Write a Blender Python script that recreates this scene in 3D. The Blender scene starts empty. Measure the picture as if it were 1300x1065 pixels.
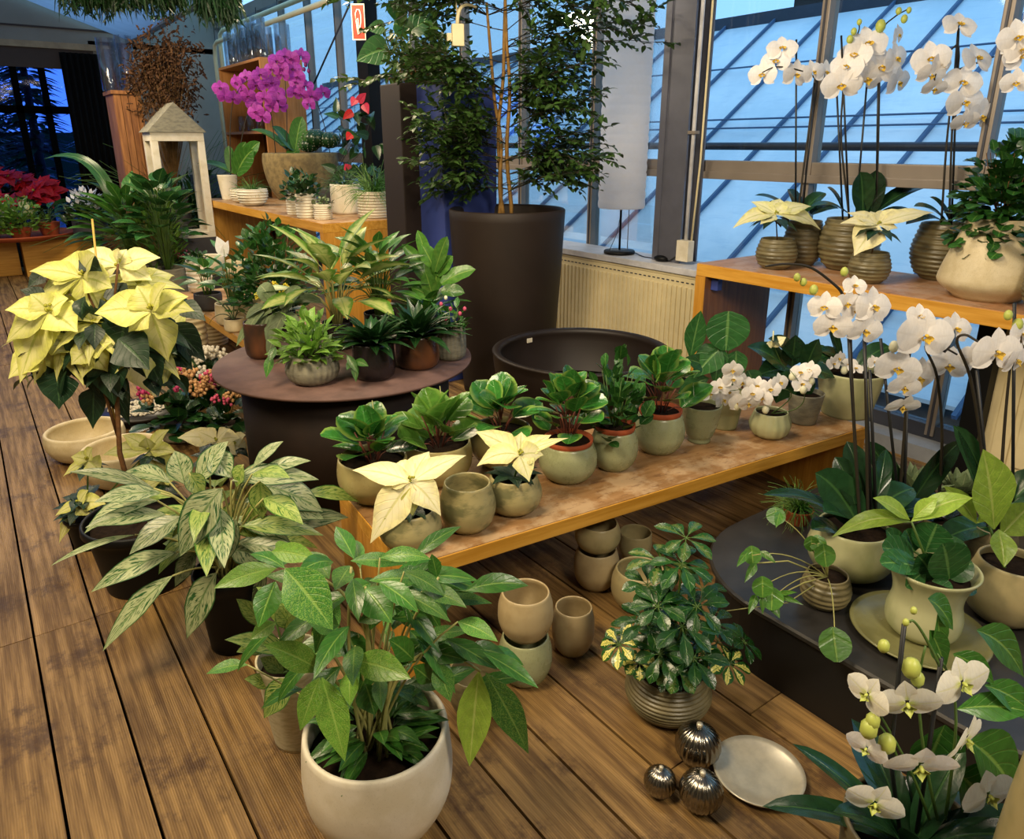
import bpy, math, random
from mathutils import Vector, Matrix, Euler
random.seed(7)
PI = math.pi
SC = bpy.context.scene
COL = SC.collection
# ------------------------------------------------------------------ camera model (used to measure places on real planes)
FPX, CX, CY, EYE = 930.0, 650.0, 487.0, 1.6
PT, AZ = math.radians(18.1), math.radians(36.2)
FW = Vector((math.sin(AZ)*math.cos(PT), math.cos(AZ)*math.cos(PT), -math.sin(PT)))
RT = Vector((math.cos(AZ), -math.sin(AZ), 0))
UP = Vector((math.sin(AZ)*math.sin(PT), math.cos(AZ)*math.sin(PT), math.cos(PT)))
CAM = Vector((0, 0, EYE))
FH = Vector((math.sin(AZ), math.cos(AZ), 0))
def ray(x, y): return FW + RT*((x-CX)/FPX) - UP*((y-CY)/FPX)
def pz(x, y, z=0.0):
    r = ray(x, y); return CAM + r*((z-EYE)/r.z)
def pX(x, y, X):
    r = ray(x, y); return CAM + r*(X/r.x)
def pY(x, y, Y):
    r = ray(x, y); return CAM + r*(Y/r.y)
def pd(x, y, d): return CAM + ray(x, y)*d
def depth(p): return (Vector(p)-CAM).dot(FW)
def proj(p):
    q = Vector(p)-CAM; z = q.dot(FW)
    return CX+FPX*q.dot(RT)/z, CY-FPX*q.dot(UP)/z

cam = bpy.data.cameras.new('camera'); co = bpy.data.objects.new('camera', cam); COL.objects.link(co)
co.location = CAM; co.rotation_euler = Euler((PI/2-PT, 0, -AZ), 'XYZ')
cam.sensor_fit = 'HORIZONTAL'; cam.sensor_width = 36.0; cam.lens = 36.0*FPX/1300
cam.shift_x = 0; cam.shift_y = -(532.5-CY)/1300; cam.clip_start = .05; cam.clip_end = 200
SC.camera = co
SC.view_settings.view_transform = 'Standard'; SC.view_settings.look = 'None'
SC.view_settings.gamma = 1; SC.view_settings.use_curve_mapping = False
SC.view_settings.exposure = -0.08
# ------------------------------------------------------------------ materials
def lin(h):
    h = h.lstrip('#'); o = []
    for i in (0, 2, 4):
        c = int(h[i:i+2], 16)/255
        o.append(c/12.92 if c <= .04045 else ((c+.055)/1.055)**2.4)
    return (*o, 1)
class NT:
    def __init__(s, name):
        s.m = bpy.data.materials.new(name); s.m.use_nodes = True
        s.t = s.m.node_tree; s.t.nodes.clear()
        s.out = s.n('ShaderNodeOutputMaterial')
    def n(s, ty, **k):
        nd = s.t.nodes.new(ty)
        for a, v in k.items(): setattr(nd, a, v)
        return nd
    def l(s, a, b): s.t.links.new(a, b)
    def math(s, op, a, b=None, c=None):
        nd = s.n('ShaderNodeMath', operation=op)
        for i, v in enumerate((a, b, c)):
            if v is None: continue
            if isinstance(v, (int, float)): nd.inputs[i].default_value = v
            else: s.l(v, nd.inputs[i])
        return nd.outputs[0]
    def mix(s, f, a, b):
        nd = s.n('ShaderNodeMix', data_type='RGBA')
        for i, v in ((0, f), (6, a), (7, b)):
            if isinstance(v, (int, float)): nd.inputs[i].default_value = v
            elif isinstance(v, tuple): nd.inputs[i].default_value = v
            else: s.l(v, nd.inputs[i])
        return nd.outputs[2]
    def mul(s, a, fac):
        nd = s.n('ShaderNodeMix', data_type='RGBA', blend_type='MULTIPLY'); nd.inputs[0].default_value = 1
        if isinstance(a, tuple): nd.inputs[6].default_value = a
        else: s.l(a, nd.inputs[6])
        s.l(fac, nd.inputs[7]); return nd.outputs[2]
    def noise(s, vec, scale, detail=2, rough=.5):
        nd = s.n('ShaderNodeTexNoise'); nd.inputs['Scale'].default_value = scale
        nd.inputs['Detail'].default_value = detail; nd.inputs['Roughness'].default_value = rough
        if vec is not None: s.l(vec, nd.inputs['Vector'])
        return nd.outputs[0]
    def ramp(s, f, lo, hi, a=0., b=1.):
        nd = s.n('ShaderNodeMapRange'); nd.interpolation_type = 'SMOOTHSTEP'
        s.l(f, nd.inputs[0]); nd.inputs[1].default_value = lo; nd.inputs[2].default_value = hi
        nd.inputs[3].default_value = a; nd.inputs[4].default_value = b
        return nd.outputs[0]
    def obj(s, sc=(1, 1, 1)):
        tc = s.n('ShaderNodeTexCoord'); mp = s.n('ShaderNodeMapping'); mp.inputs['Scale'].default_value = sc
        s.l(tc.outputs['Object'], mp.inputs[0]); return mp.outputs[0]
    def bump(s, h, st, dist=.01):
        nd = s.n('ShaderNodeBump'); nd.inputs['Strength'].default_value = st; nd.inputs['Distance'].default_value = dist
        s.l(h, nd.inputs['Height']); return nd.outputs[0]
    def bsdf(s, col, rough=.5, metal=0., spec=.5, normal=None, **k):
        p = s.n('ShaderNodeBsdfPrincipled')
        if isinstance(col, tuple): p.inputs['Base Color'].default_value = col
        else: s.l(col, p.inputs['Base Color'])
        if isinstance(rough, (int, float)): p.inputs['Roughness'].default_value = rough
        else: s.l(rough, p.inputs['Roughness'])
        p.inputs['Metallic'].default_value = metal; p.inputs['Specular IOR Level'].default_value = spec
        for a, v in k.items(): p.inputs[a].default_value = v
        if normal is not None: s.l(normal, p.inputs['Normal'])
        return p
    def done(s, sh):
        s.l(sh, s.out.inputs[0]); return s.m
MAT = {}
def plain(name, h, rough=.5, metal=0., spec=.5, var=.25, scale=8, bump=0.):
    if name in MAT: return MAT[name]
    t = NT(name); v = t.obj(); n = t.noise(v, scale, 4, .6)
    c = t.mul(lin(h), t.ramp(n, .25, .75, 1-var, 1+var*.4))
    p = t.bsdf(c, rough, metal, spec, t.bump(n, bump, .004) if bump else None)
    MAT[name] = t.done(p.outputs[0]); return MAT[name]
def glaze(name, h, h2=None, rough=.22, scale=9, speck=0., stretch=(1, 1, 1), bump=.15, lo=.4, hi=.65):
    t = NT(name); v = t.obj(stretch); n = t.noise(v, scale, 4, .6)
    c = t.mix(t.ramp(n, lo, hi), lin(h), lin(h2 or h))
    if speck:
        s = t.noise(t.obj(), 260, 1, .5); c = t.mix(t.ramp(s, .62, .7, 0, speck), c, lin('3a3226'))
    big = t.noise(t.obj(), 3, 2); c = t.mul(c, t.ramp(big, .2, .8, .86, 1.08))
    p = t.bsdf(c, t.ramp(n, .2, .8, rough*1.5, rough), 0, .5, t.bump(n, bump, .002))
    MAT[name] = t.done(p.outputs[0]); return MAT[name]
def leafmat(name, c, vein, c2=None, kind='plain', rough=.34, trans=.22, side=7, spec=.5, dark=.62):
    t = NT(name)
    uv = t.n('ShaderNodeUVMap'); sp = t.n('ShaderNodeSeparateXYZ'); t.l(uv.outputs[0], sp.inputs[0])
    u, v = sp.outputs[0], sp.outputs[1]
    au = t.math('ABSOLUTE', t.math('SUBTRACT', u, .5))            # 0 at the midrib, .5 at the margin
    at = t.n('ShaderNodeAttribute', attribute_name='rnd'); rnd = at.outputs['Fac']
    mid = t.ramp(au, .015, .05, 1, 0)
    sv = t.math('SINE', t.math('MULTIPLY', t.math('SUBTRACT', v, t.math('MULTIPLY', au, .55)), side*2*PI))
    svm = t.ramp(sv, .82, 1.0)
    cb = t.n('ShaderNodeCombineXYZ')
    t.l(t.math('ADD', u, t.math('MULTIPLY', rnd, 7.3)), cb.inputs[0]); t.l(t.math('MULTIPLY', v, 3.), cb.inputs[1]); t.l(rnd, cb.inputs[2])
    ns = t.noise(cb.outputs[0], 4, 3)
    pet = kind in ('petal', 'base')
    base = t.mul(lin(c), t.ramp(ns, .3, .7, .95 if pet else .8, 1.03 if pet else 1.1))
    if kind == 'silver':
        c3 = t.n('ShaderNodeCombineXYZ')
        t.l(t.math('MULTIPLY', t.math('SUBTRACT', v, t.math('MULTIPLY', au, .7)), 20.), c3.inputs[0])
        t.l(t.math('MULTIPLY', au, 5.), c3.inputs[1]); t.l(t.math('MULTIPLY', rnd, 31.), c3.inputs[2])
        st = t.noise(c3.outputs[0], 1.1, 2, .6)
        m = t.ramp(st, .53, .58)
        zone = t.ramp(au, .06, .12); m2 = t.math('MULTIPLY', m, t.ramp(au, .34, .44, 1, .55))
        m3 = t.math('MAXIMUM', m2, t.ramp(au, .43, .47))
        m4 = t.math('MULTIPLY', m3, t.ramp(au, .02, .06))
        base = t.mix(m4, t.mul(lin(c2), t.ramp(ns, .3, .7, .85, 1.05)), base)
    elif kind == 'centre':
        m = t.ramp(t.math('ADD', au, t.math('MULTIPLY', t.math('SUBTRACT', ns, .5), .5)), .12, .42, 1, 0)
        base = t.mix(m, base, lin(c2))
    elif kind == 'edge':
        m = t.ramp(t.math('ADD', au, t.math('MULTIPLY', t.math('SUBTRACT', ns, .5), .9)), .2, .24, 1, 0)
        m = t.math('MULTIPLY', m, t.ramp(rnd, .66, .98))
        base = t.mix(m, base, lin(c2))
    elif kind == 'mottle':
        sp2 = t.noise(cb.outputs[0], 26, 2); m = t.ramp(sp2, .48, .6)
        base = t.mix(t.math('MULTIPLY', m, .6), base, lin(c2))
    elif kind == 'base':
        base = t.mix(t.ramp(t.math('ADD', v, au), .1, .42, 1, 0), base, lin(c2))
    elif kind == 'rim':
        base = t.mix(t.ramp(au, .3, .46), base, lin(c2))
    base = t.mix(t.math('MULTIPLY', svm, .17), base, lin(vein))
    base = t.mix(t.math('MULTIPLY', mid, .75), base, lin(vein))
    base = t.mul(base, t.ramp(rnd, 0, 1, dark, 1.15))
    nb = t.math('ADD', t.math('MULTIPLY', t.math('ADD', svm, mid), -.5), t.math('MULTIPLY', ns, .4))
    p = t.bsdf(base, rough, 0, spec, t.bump(nb, .15 if pet else .5, .003))
    tr = t.n('ShaderNodeBsdfTranslucent'); t.l(base, tr.inputs[0])
    mx = t.n('ShaderNodeMixShader'); mx.inputs[0].default_value = trans
    t.l(p.outputs[0], mx.inputs[1]); t.l(tr.outputs[0], mx.inputs[2])
    MAT[name] = t.done(mx.outputs[0]); return MAT[name]
def wood(name, h1, h2, axis='x', worn=None, rough=.5, grain=1.0):
    t = NT(name)
    sc = {'x': (1.5, 22, 22), 'y': (22, 1.5, 22), 'z': (22, 22, 1.5)}[axis]
    v = t.obj(sc); n = t.noise(v, 1.6*grain, 5, .65)
    c = t.mix(t.ramp(n, .3, .7), lin(h1), lin(h2))
    if worn:
        w = t.noise(t.obj(), 7, 5, .65); c = t.mix(t.ramp(w, .46, .6, 0, .75), c, lin(worn))
        w2 = t.noise(t.obj((1, 2.5, 1)), 16, 4, .7); c = t.mix(t.ramp(w2, .56, .66, 0, .45), c, lin('5a3520'))
    p = t.bsdf(c, rough, 0, .4, t.bump(n, .25, .003))
    MAT[name] = t.done(p.outputs[0]); return MAT[name]
def thinglass(name, tint='ffffff', refl=.06, k=.45):
    t = NT(name); tr = t.n('ShaderNodeBsdfTransparent'); tr.inputs[0].default_value = lin(tint)
    gl = t.n('ShaderNodeBsdfGlossy'); gl.inputs['Roughness'].default_value = .03
    fr = t.n('ShaderNodeFresnel'); fr.inputs[0].default_value = 1.45
    f = t.math('ADD', t.math('MULTIPLY', fr.outputs[0], k), refl)
    mx = t.n('ShaderNodeMixShader'); t.l(f, mx.inputs[0]); t.l(tr.outputs[0], mx.inputs[1]); t.l(gl.outputs[0], mx.inputs[2])
    MAT[name] = t.done(mx.outputs[0]); return MAT[name]
# ------------------------------------------------------------------ mesh builder
SH = {
 'lance': [.03, .42, .78, .98, 1, .88, .62, .32, .0],
 'ovate': [.08, .68, .96, 1, .92, .76, .54, .28, .0],
 'round': [.16, .7, .94, 1.04, 1.08, 1.05, .93, .68, .2],
 'heart': [.55, .98, 1.04, 1, .88, .7, .48, .24, .0],
 'strap': [.35, .7, .92, 1, 1, .95, .84, .55, .0],
 'grass': [.6, .8, .9, .95, 1, .85, .6, .35, .05],
 'poin': [.05, .38, .86, 1.05, .86, .74, .46, .2, .0],
 'obov': [.05, .24, .48, .74, .93, 1, .94, .62, .06],
 'petal': [.16, .8, 1.1, 1.22, 1.24, 1.14, .96, .66, .1],
 'sepal': [.12, .5, .82, .98, 1, .92, .76, .46, .04],
}
def prof(shape, t):
    a = SH[shape]; x = t*(len(a)-1); i = min(int(x), len(a)-2); return a[i]+(a[i+1]-a[i])*(x-i)
class MB:
    def __init__(s): s.v = []; s.f = []; s.uv = []; s.mi = []; s.r = []; s.sm = []
    def face(s, idx, uvs=None, mi=0, sm=True):
        s.f.append(idx); s.uv.extend(uvs or [(0, 0)]*len(idx)); s.mi.append(mi); s.sm.append(sm)
    def path(s, pts, W, nh=Vector((0, 0, 1)), shape='lance', fold=.18, nc=4, mi=0, wave=0., rnd=None):
        N = len(pts)-1; b = len(s.v); rn = random.random() if rnd is None else rnd; ph = random.random()*6
        for i, p in enumerate(pts):
            t = i/N
            tg = (pts[min(i+1, N)]-pts[max(i-1, 0)])
            if tg.length < 1e-9: tg = Vector((0, 0, 1))
            tg = tg.normalized(); sd = tg.cross(nh)
            if sd.length < 1e-4: sd = tg.cross(Vector((.3, .9, .1)))
            sd.normalize(); n = sd.cross(tg)
            w = W/2*prof(shape, t)
            for j in range(nc+1):
                u = -1+2*j/nc
                h = abs(u)*w*fold + (wave*w*abs(u)*math.sin(t*15+ph+u*2) if wave else 0)
                s.v.append(p+sd*(u*w)+n*h); s.r.append(rn)
        for i in range(N):
            for j in range(nc):
                a = b+i*(nc+1)+j; c = a+nc+1
                s.face((a, a+1, c+1, c), [(j/nc, i/N), ((j+1)/nc, i/N), ((j+1)/nc, (i+1)/N), (j/nc, (i+1)/N)], mi)
    def leaf(s, p, d, L, W, nh=Vector((0, 0, 1)), shape='lance', droop=.5, fold=.18, N=7, nc=4, mi=0, wave=0., rnd=None):
        d = Vector(d).normalized(); p = Vector(p); pts = [p.copy()]
        for i in range(N):
            p = p+d*(L/N); pts.append(p.copy())
            if droop:
                ax = d.cross(Vector((0, 0, -1)))
                if ax.length > 1e-3: d = Matrix.Rotation(droop/N, 3, ax.normalized()) @ d
        s.path(pts, W, Vector(nh), shape, fold, nc, mi, wave, rnd); return pts[-1]
    def tube(s, pts, r0, r1=None, seg=6, mi=0, cap=True, rnd=.5):
        r1 = r0 if r1 is None else r1; pts = [Vector(p) for p in pts]; N = len(pts)-1; b = len(s.v); prev = None
        for i, p in enumerate(pts):
            tg = (pts[min(i+1, N)]-pts[max(i-1, 0)]).normalized()
            if prev is None:
                prev = tg.cross(Vector((0, 0, 1)))
                if prev.length < 1e-3: prev = tg.cross(Vector((1, 0, 0)))
            prev = (prev-tg*prev.dot(tg)).normalized(); o = tg.cross(prev); r = r0+(r1-r0)*i/N
            for j in range(seg):
                a = 2*PI*j/seg; s.v.append(p+(prev*math.cos(a)+o*math.sin(a))*r); s.r.append(rnd)
        for i in range(N):
            for j in range(seg):
                a = b+i*seg+j; c = b+i*seg+(j+1) % seg
                s.face((a, c, c+seg, a+seg), [(j/seg, i/N)]*4, mi)
        if cap:
            s.face(tuple(b+j for j in reversed(range(seg))), None, mi); s.face(tuple(b+N*seg+j for j in range(seg)), None, mi)
    def lathe(s, pr, seg=40, mi=0, rib=None, c=(0, 0, 0), closed=False):
        c = Vector(c); b = len(s.v); M = len(pr)
        for k, (r, z) in enumerate(pr):
            for j in range(seg):
                a = 2*PI*j/seg; rr = r*(rib(a, k/(M-1)) if rib else 1)
                s.v.append(c+Vector((rr*math.cos(a), rr*math.sin(a), z))); s.r.append(.5)
        for k in range(M-1):
            for j in range(seg):
                a = b+k*seg+j; d = b+k*seg+(j+1) % seg
                s.face((a, d, d+seg, a+seg), [(j/seg, k/M)]*4, mi)
        if pr[0][0] > 1e-5: s.face(tuple(b+j for j in reversed(range(seg))), None, mi, False)
        if pr[-1][0] > 1e-5: s.face(tuple(b+(M-1)*seg+j for j in range(seg)), None, mi, False)
    def ball(s, c, r, seg=10, mi=0, sc=(1, 1, 1), rnd=.5, M=None):
        c = Vector(c); n = seg//2+1; b = len(s.v)
        for k in range(n+1):
            th = PI*k/n
            for j in range(seg):
                a = 2*PI*j/seg; q = Vector((r*math.sin(th)*math.cos(a)*sc[0], r*math.sin(th)*math.sin(a)*sc[1], r*math.cos(th)*sc[2]))
                if M: q = M @ q
                s.v.append(c+q); s.r.append(rnd)
        for k in range(n):
            for j in range(seg):
                a = b+k*seg+j; d = b+k*seg+(j+1) % seg
                s.face((a, a+seg, d+seg, d), None, mi)
    def box(s, x0, y0, z0, x1, y1, z1, mi=0, rnd=.5, bev=0.):
        if bev:
            x0, x1 = min(x0, x1), max(x0, x1); y0, y1 = min(y0, y1), max(y0, y1); z0, z1 = min(z0, z1), max(z0, z1)
            import bmesh
            bm = bmesh.new(); bmesh.ops.create_cube(bm, size=1)
            for v in bm.verts: v.co = Vector(((x0+x1)/2+v.co.x*(x1-x0), (y0+y1)/2+v.co.y*(y1-y0), (z0+z1)/2+v.co.z*(z1-z0)))
            bmesh.ops.bevel(bm, geom=bm.edges[:], offset=bev, segments=2, affect='EDGES', profile=.7)
            b = len(s.v)
            for v in bm.verts: s.v.append(v.co.copy()); s.r.append(rnd)
            for f in bm.faces: s.face(tuple(b+v.index for v in f.verts), None, mi, False)
            bm.free(); return
        b = len(s.v)
        for x in (x0, x1):
            for y in (y0, y1):
                for z in (z0, z1): s.v.append(Vector((x, y, z))); s.r.append(rnd)
        for q in ((0, 1, 3, 2), (4, 6, 7, 5), (0, 4, 5, 1), (2, 3, 7, 6), (0, 2, 6, 4), (1, 5, 7, 3)):
            s.face(tuple(b+i for i in q), None, mi, False)
    def beam(s, a, c, w, h=None, up=Vector((0, 0, 1)), mi=0, rnd=.5):
        a, c = Vector(a), Vector(c); h = h or w; d = (c-a).normalized(); sd = d.cross(up)
        if sd.length < 1e-3: sd = d.cross(Vector((0, 1, 0)))
        sd.normalize(); n = sd.cross(d); b = len(s.v)
        for p in (a, c):
            for i, j in ((-1, -1), (1, -1), (1, 1), (-1, 1)): s.v.append(p+sd*(i*w/2)+n*(j*h/2)); s.r.append(rnd)
        for q in ((3, 2, 1, 0), (4, 5, 6, 7), (0, 1, 5, 4), (1, 2, 6, 5), (2, 3, 7, 6), (3, 0, 4, 7)):
            s.face(tuple(b+i for i in q), None, mi, False)
    def xf(s, M, start=0):
        for i in range(start, len(s.v)): s.v[i] = M @ s.v[i]
    def build(s, name, mats, parent=None, loc=None, fixn=False):
        me = bpy.data.meshes.new(name); me.from_pydata([tuple(v) for v in s.v], [], s.f)
        ul = me.uv_layers.new(name='UVMap')
        flat = [c for uv in s.uv for c in uv]; ul.data.foreach_set('uv', flat)
        me.polygons.foreach_set('material_index', s.mi); me.polygons.foreach_set('use_smooth', s.sm)
        at = me.attributes.new('rnd', 'FLOAT', 'POINT'); at.data.foreach_set('value', s.r)
        if not isinstance(mats, (list, tuple)): mats = [mats]
        for m in mats: me.materials.append(m)
        o = bpy.data.objects.new(name, me); COL.objects.link(o)
        if parent is not None: o.parent = parent
        if loc is not None: o.location = loc
        return o
def tag(o, label, cat, group=None, kind=None):
    o['label'] = label
    if cat: o['category'] = cat
    if group: o['group'] = group
    if kind: o['kind'] = kind
    return o
def struct(name, mb, mats, label=None, kind='structure'):
    o = mb.build(name, mats); o['kind'] = kind
    if label: o['label'] = label
    return o
def thing(name, label, cat, loc, rz=0, group=None):
    o = bpy.data.objects.new(name, None); COL.objects.link(o); o.location = loc; o.rotation_euler = (0, 0, rz)
    o.empty_display_size = .05; tag(o, label, cat, group); return o
def copy_part(o, parent):
    c = o.copy(); COL.objects.link(c); c.parent = parent
    for ch in list(o.children): copy_part(ch, c)
    return c
V = Vector
def rv(a=1.): return V((random.uniform(-a, a), random.uniform(-a, a), random.uniform(-a, a)))
def bez(a, b, c, n=7): return [a*(1-t)**2+b*2*t*(1-t)+c*t*t for t in [i/n for i in range(n+1)]]
def bez3(a, b, c, d, n=10): return [a*(1-t)**3+b*3*t*(1-t)**2+c*3*t*t*(1-t)+d*t**3 for t in [i/n for i in range(n+1)]]
def pol(a, e, r=1.): return V((math.cos(a)*math.cos(e)*r, math.sin(a)*math.cos(e)*r, math.sin(e)*r))
# ------------------------------------------------------------------ pots
PS = { # outer silhouette (radius fraction, height fraction)
 'egg': [(.60, 0), (.80, .12), (.97, .35), (1, .52), (.97, .75), (.88, .94), (.85, 1)],
 'tulip': [(.50, 0), (.72, .14), (.95, .4), (1, .62), (.98, .85), (.95, 1)],
 'ball': [(.58, 0), (.84, .14), (1, .42), (.99, .62), (.88, .86), (.82, 1)],
 'cup': [(.72, 0), (.92, .1), (1, .35), (.98, .7), (.95, 1)],
 'taper': [(.72, 0), (.80, .25), (.88, .5), (.95, .78), (1, 1)],
 'nursery': [(.74, 0), (.8, .3), (.88, .7), (.93, .88), (1, .89), (1, 1)],
 'cyl': [(.90, 0), (.97, .05), (1, .3), (1, .7), (1, 1)],
 'foot': [(.55, 0), (.58, .04), (.52, .08), (.66, .18), (.86, .5), (.95, .8), (1, 1)],
 'flare': [(.62, 0), (.78, .1), (.82, .3), (.74, .55), (.82, .8), (1, 1)],
 'bowl': [(.45, 0), (.75, .12), (.95, .45), (1, .75), (.97, 1)],
 'bottle': [(.62, 0), (.66, .03), (.94, .16), (1, .24), (.82, .62), (.66, .9), (.64, 1)],
 'cone': [(.86, 0), (.93, .08), (.97, .2), (.9, .6), (.8, .9), (.78, 1)],
 'tall': [(.80, 0), (.85, .2), (.9, .45), (.95, .7), (1, 1)],
 'stump': [(.66, 0), (.85, .25), (.97, .6), (1, .85), (.98, 1)],
}
def silh(shape, t):
    a = PS[shape]
    for i in range(len(a)-1):
        if t <= a[i+1][1] or i == len(a)-2:
            t0, t1 = a[i][1], a[i+1][1]; x = (t-t0)/(t1-t0)
            p0 = a[max(i-1, 0)]; p1 = a[i]; p2 = a[i+1]; p3 = a[min(i+2, len(a)-1)]
            m1 = (p2[0]-p0[0])/max(p2[1]-p0[1], 1e-6)*(t1-t0); m2 = (p3[0]-p1[0])/max(p3[1]-p1[1], 1e-6)*(t1-t0)
            return (2*x**3-3*x*x+1)*p1[0]+(x**3-2*x*x+x)*m1+(-2*x**3+3*x*x)*p2[0]+(x**3-x*x)*m2
def add_pot(t, R, H, shape, mat, hr=0, vr=0, wall=None, soil=.86, seg=44, soilmat=None, name='pot', z0=0., hamp=.02, vamp=.03):
    wall = wall or max(.004, R*.07); m = MB(); N = 22 if not hr else min(hr*6, 110)
    pr = []
    for i in range(N+1):
        f = i/N; r = silh(shape, f)*R
        if hr and .03 < f < .97: r += R*hamp*math.sin(f*hr*2*PI)
        pr.append((r, z0+H*f))
    rim = pr[-1][0]
    pr += [(rim-wall*.3, z0+H+wall*.3), (rim-wall*.8, z0+H+wall*.2), (rim-wall, z0+H-wall*.4)]
    for i in range(9, -1, -1):
        f = i/10
        pr.append((max(silh(shape, f)*R-wall, .002), z0+max(H*f, wall)))
    pr.append((0.0005, z0+wall))
    rb = (lambda a, k: 1+vamp*math.cos(a*vr)*(1 if .05 < k < .6 else 0)) if vr else None
    o = m.build.__self__ if False else None
    m.lathe([(.0005, z0)]+pr, seg if not vr else max(seg, vr*4), 0, rb)
    o = m.build(name, mat, t)
    if soil:
        s = MB(); r = silh(shape, soil)*R-wall*.9; zz = z0+H*soil
        s.lathe([(.0005, zz-.004), (r*.98, zz-.006), (r*.98, zz), (r*.6, zz+.004), (.0005, zz+.006)], 24)
        s.build('soil', soilmat or MAT['soil'], t)
    return o
def fit(px, yb, zs, w, yr, rb=.62):
    """bottom-front pixel on support plane, pixel width, pixel row of rim centre -> centre, radius, height"""
    g = pz(px, yb, zs); R = w/2*depth(g)/FPX
    for _ in range(4):
        c = g+FH*R*rb; R = w/2*depth(c+V((0, 0, .05)))/FPX
    lo, hi = 0., 3.
    for _ in range(40):
        h = (lo+hi)/2
        if proj(c+V((0, 0, h)))[1] > yr: lo = h
        else: hi = h
    return c, R, lo
# ------------------------------------------------------------------ shared materials
plain('soil', '241a12', .95, 0, .1, .5, 60, .8)
plain('stem_green', '4d6a2a', .5); plain('stem_brown', '6b4a2a', .8, 0, .3, .4, 60); plain('stem_dark', '2a2418', .6)
plain('stick_dark', '17181a', .45); plain('stem_red', '7a4436', .5); plain('stem_pale', '9c9a5c', .5)
glaze('olive', 'a89a68', '8f8a5a', .2, 6); glaze('sage', '9a9e78', '878c66', .22, 8, .25, (1, 1, 1), .1)
glaze('celadon', 'b4b48a', 'a0a478', .18, 4, 0, (2, 2, 1), .1); glaze('sand', 'b09e78', '9c8862', .25, 7); glaze('sand2', 'a89a70', '8d8560', .28, 7)
glaze('saucer_olive', '7c7a50', '6a6842', .2, 5); glaze('gold', 'a3986a', '6e6c4a', .28, 9, 0, (1, 1, 2.2), .3, .42, .6)
glaze('cream', 'd8c9a4', 'c8b78e', .4, 9, .2); glaze('white', 'e0d8c4', 'd2c8ae', .42, 8, .1); glaze('linen', 'c9c0a0', 'b3aa88', .7, 40, 0, (1, 1, 3))
glaze('umber', '6f6448', '4f4a38', .32, 7, .3, (1, 1, 4)); glaze('umber2', '7a7050', '565038', .3, 7, .3, (1, 1, 4))
glaze('greystone', '8b8774', '716e60', .6, 14, .2, (1, 1, 3)); glaze('stone', '8c7a52', '6e5f40', .8, 16, .3, (1, 1, 1), .8)
glaze('black_glaze', '1e1a1c', '2a2224', .18, 5); glaze('bronze', '30241e', '6b4228', .2, 3, 0, (1, 1, .6))
plain('nursery_black', '08090b', .5, 0, .25, .1); plain('terracotta', 'a5502e', .75, 0, .3, .2, 20, .2)
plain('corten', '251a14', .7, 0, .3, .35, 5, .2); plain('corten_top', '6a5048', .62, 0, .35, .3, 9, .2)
plain('brown_planter', '241a13', .6, 0, .35, .25, 3, .1); plain('fibre_dark', '211813', .5, 0, .4, .3, 4, .15)
plain('blue_lit_face_and_bracket', '35458c', .6, 0, .4, .15, 2); plain('dark_grey_pot', '3e3d40', .5, 0, .4, .2)  # blue stands for window light on the added planter; the bracket shares it
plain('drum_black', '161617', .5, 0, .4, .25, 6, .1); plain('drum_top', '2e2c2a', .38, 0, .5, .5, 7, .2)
wood('bench_side', 'bc8428', 'd8a244', 'x', None, .45); wood('bench_side_y', 'bc8428', 'd8a244', 'y', None, .45); wood('bench_side_z', 'b47c28', 'd29a40', 'z', None, .45)
wood('bench_top', '8a653c', 'a27c52', 'x', 'b89c78', .5); wood('shelf_top', 'a4784f', 'b98a62', 'y', 'b99a80', .5)
wood('shelf_inner', '6b4426', '85582f', 'z', None, .5); wood('box_shelf', 'b8793c', 'cf9354', 'z', None, .5)
# leaves
leafmat('l_pep', '3a7a30', '569044', '7fa048', 'rim', .2, .12, 3)
leafmat('l_pep_light', '5f9238', '7ba64c', '86ad4e', 'rim', .22, .2, 3)
leafmat('l_small', '2f6026', '6c9a44', None, 'plain', .3, .15, 4)
leafmat('l_dark', '1f4420', '4a7434', None, 'plain', .3, .12, 6)
leafmat('l_tree', '3c5c26', '6c8a44', None, 'plain', .38, .25, 6, .4)
leafmat('l_mid', '3c7028', '83a84c', None, 'plain', .32, .2, 6)
leafmat('l_bright', '6a9f38', 'a2c45c', 'a6c25a', 'mottle', .34, .28, 8)
leafmat('l_big', '3f7a34', '8fb258', '8db250', 'mottle', .34, .25, 9)
leafmat('l_yg', '9cba48', 'c0d070', '7fa83a', 'mottle', .32, .35, 7)
leafmat('l_silver', '2c5a2c', '47702f', 'a5b084', 'silver', .38, .15, 8)
leafmat('l_silver2', '3f7028', '5a8430', '9aae5a', 'silver', .36, .2, 8)
leafmat('l_dieff', '5f8c30', '9ab858', 'c3cc7c', 'centre', .36, .3, 8)
leafmat('l_scheff', '24501f', '55802f', 'd8d070', 'edge', .26, .15, 2)
leafmat('l_orchid', '1d3d22', '3a5f30', None, 'plain', .26, .06, 1)
leafmat('l_orchid_lt', '4f8030', '86a84a', None, 'plain', .3, .2, 1)
leafmat('l_anth', '2f5f2e', '6a9450', None, 'plain', .26, .15, 5)
leafmat('l_poin', '16331e', '3a5a34', None, 'plain', .45, .1, 7)
leafmat('l_grey', '6d7f58', '9aa67c', None, 'plain', .6, .1, 4)
leafmat('l_fern', '3a6426', '6a8c3c', None, 'plain', .5, .25, 4)
leafmat('bract_cream', 'f0e8b0', 'd6d48c', 'f6f0c8', 'centre', .5, .25, 7, .3, .86)
leafmat('bract_yellow', 'd2d474', 'b0ba54', 'e2e09a', 'centre', .48, .3, 7, .3, .8)
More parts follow.
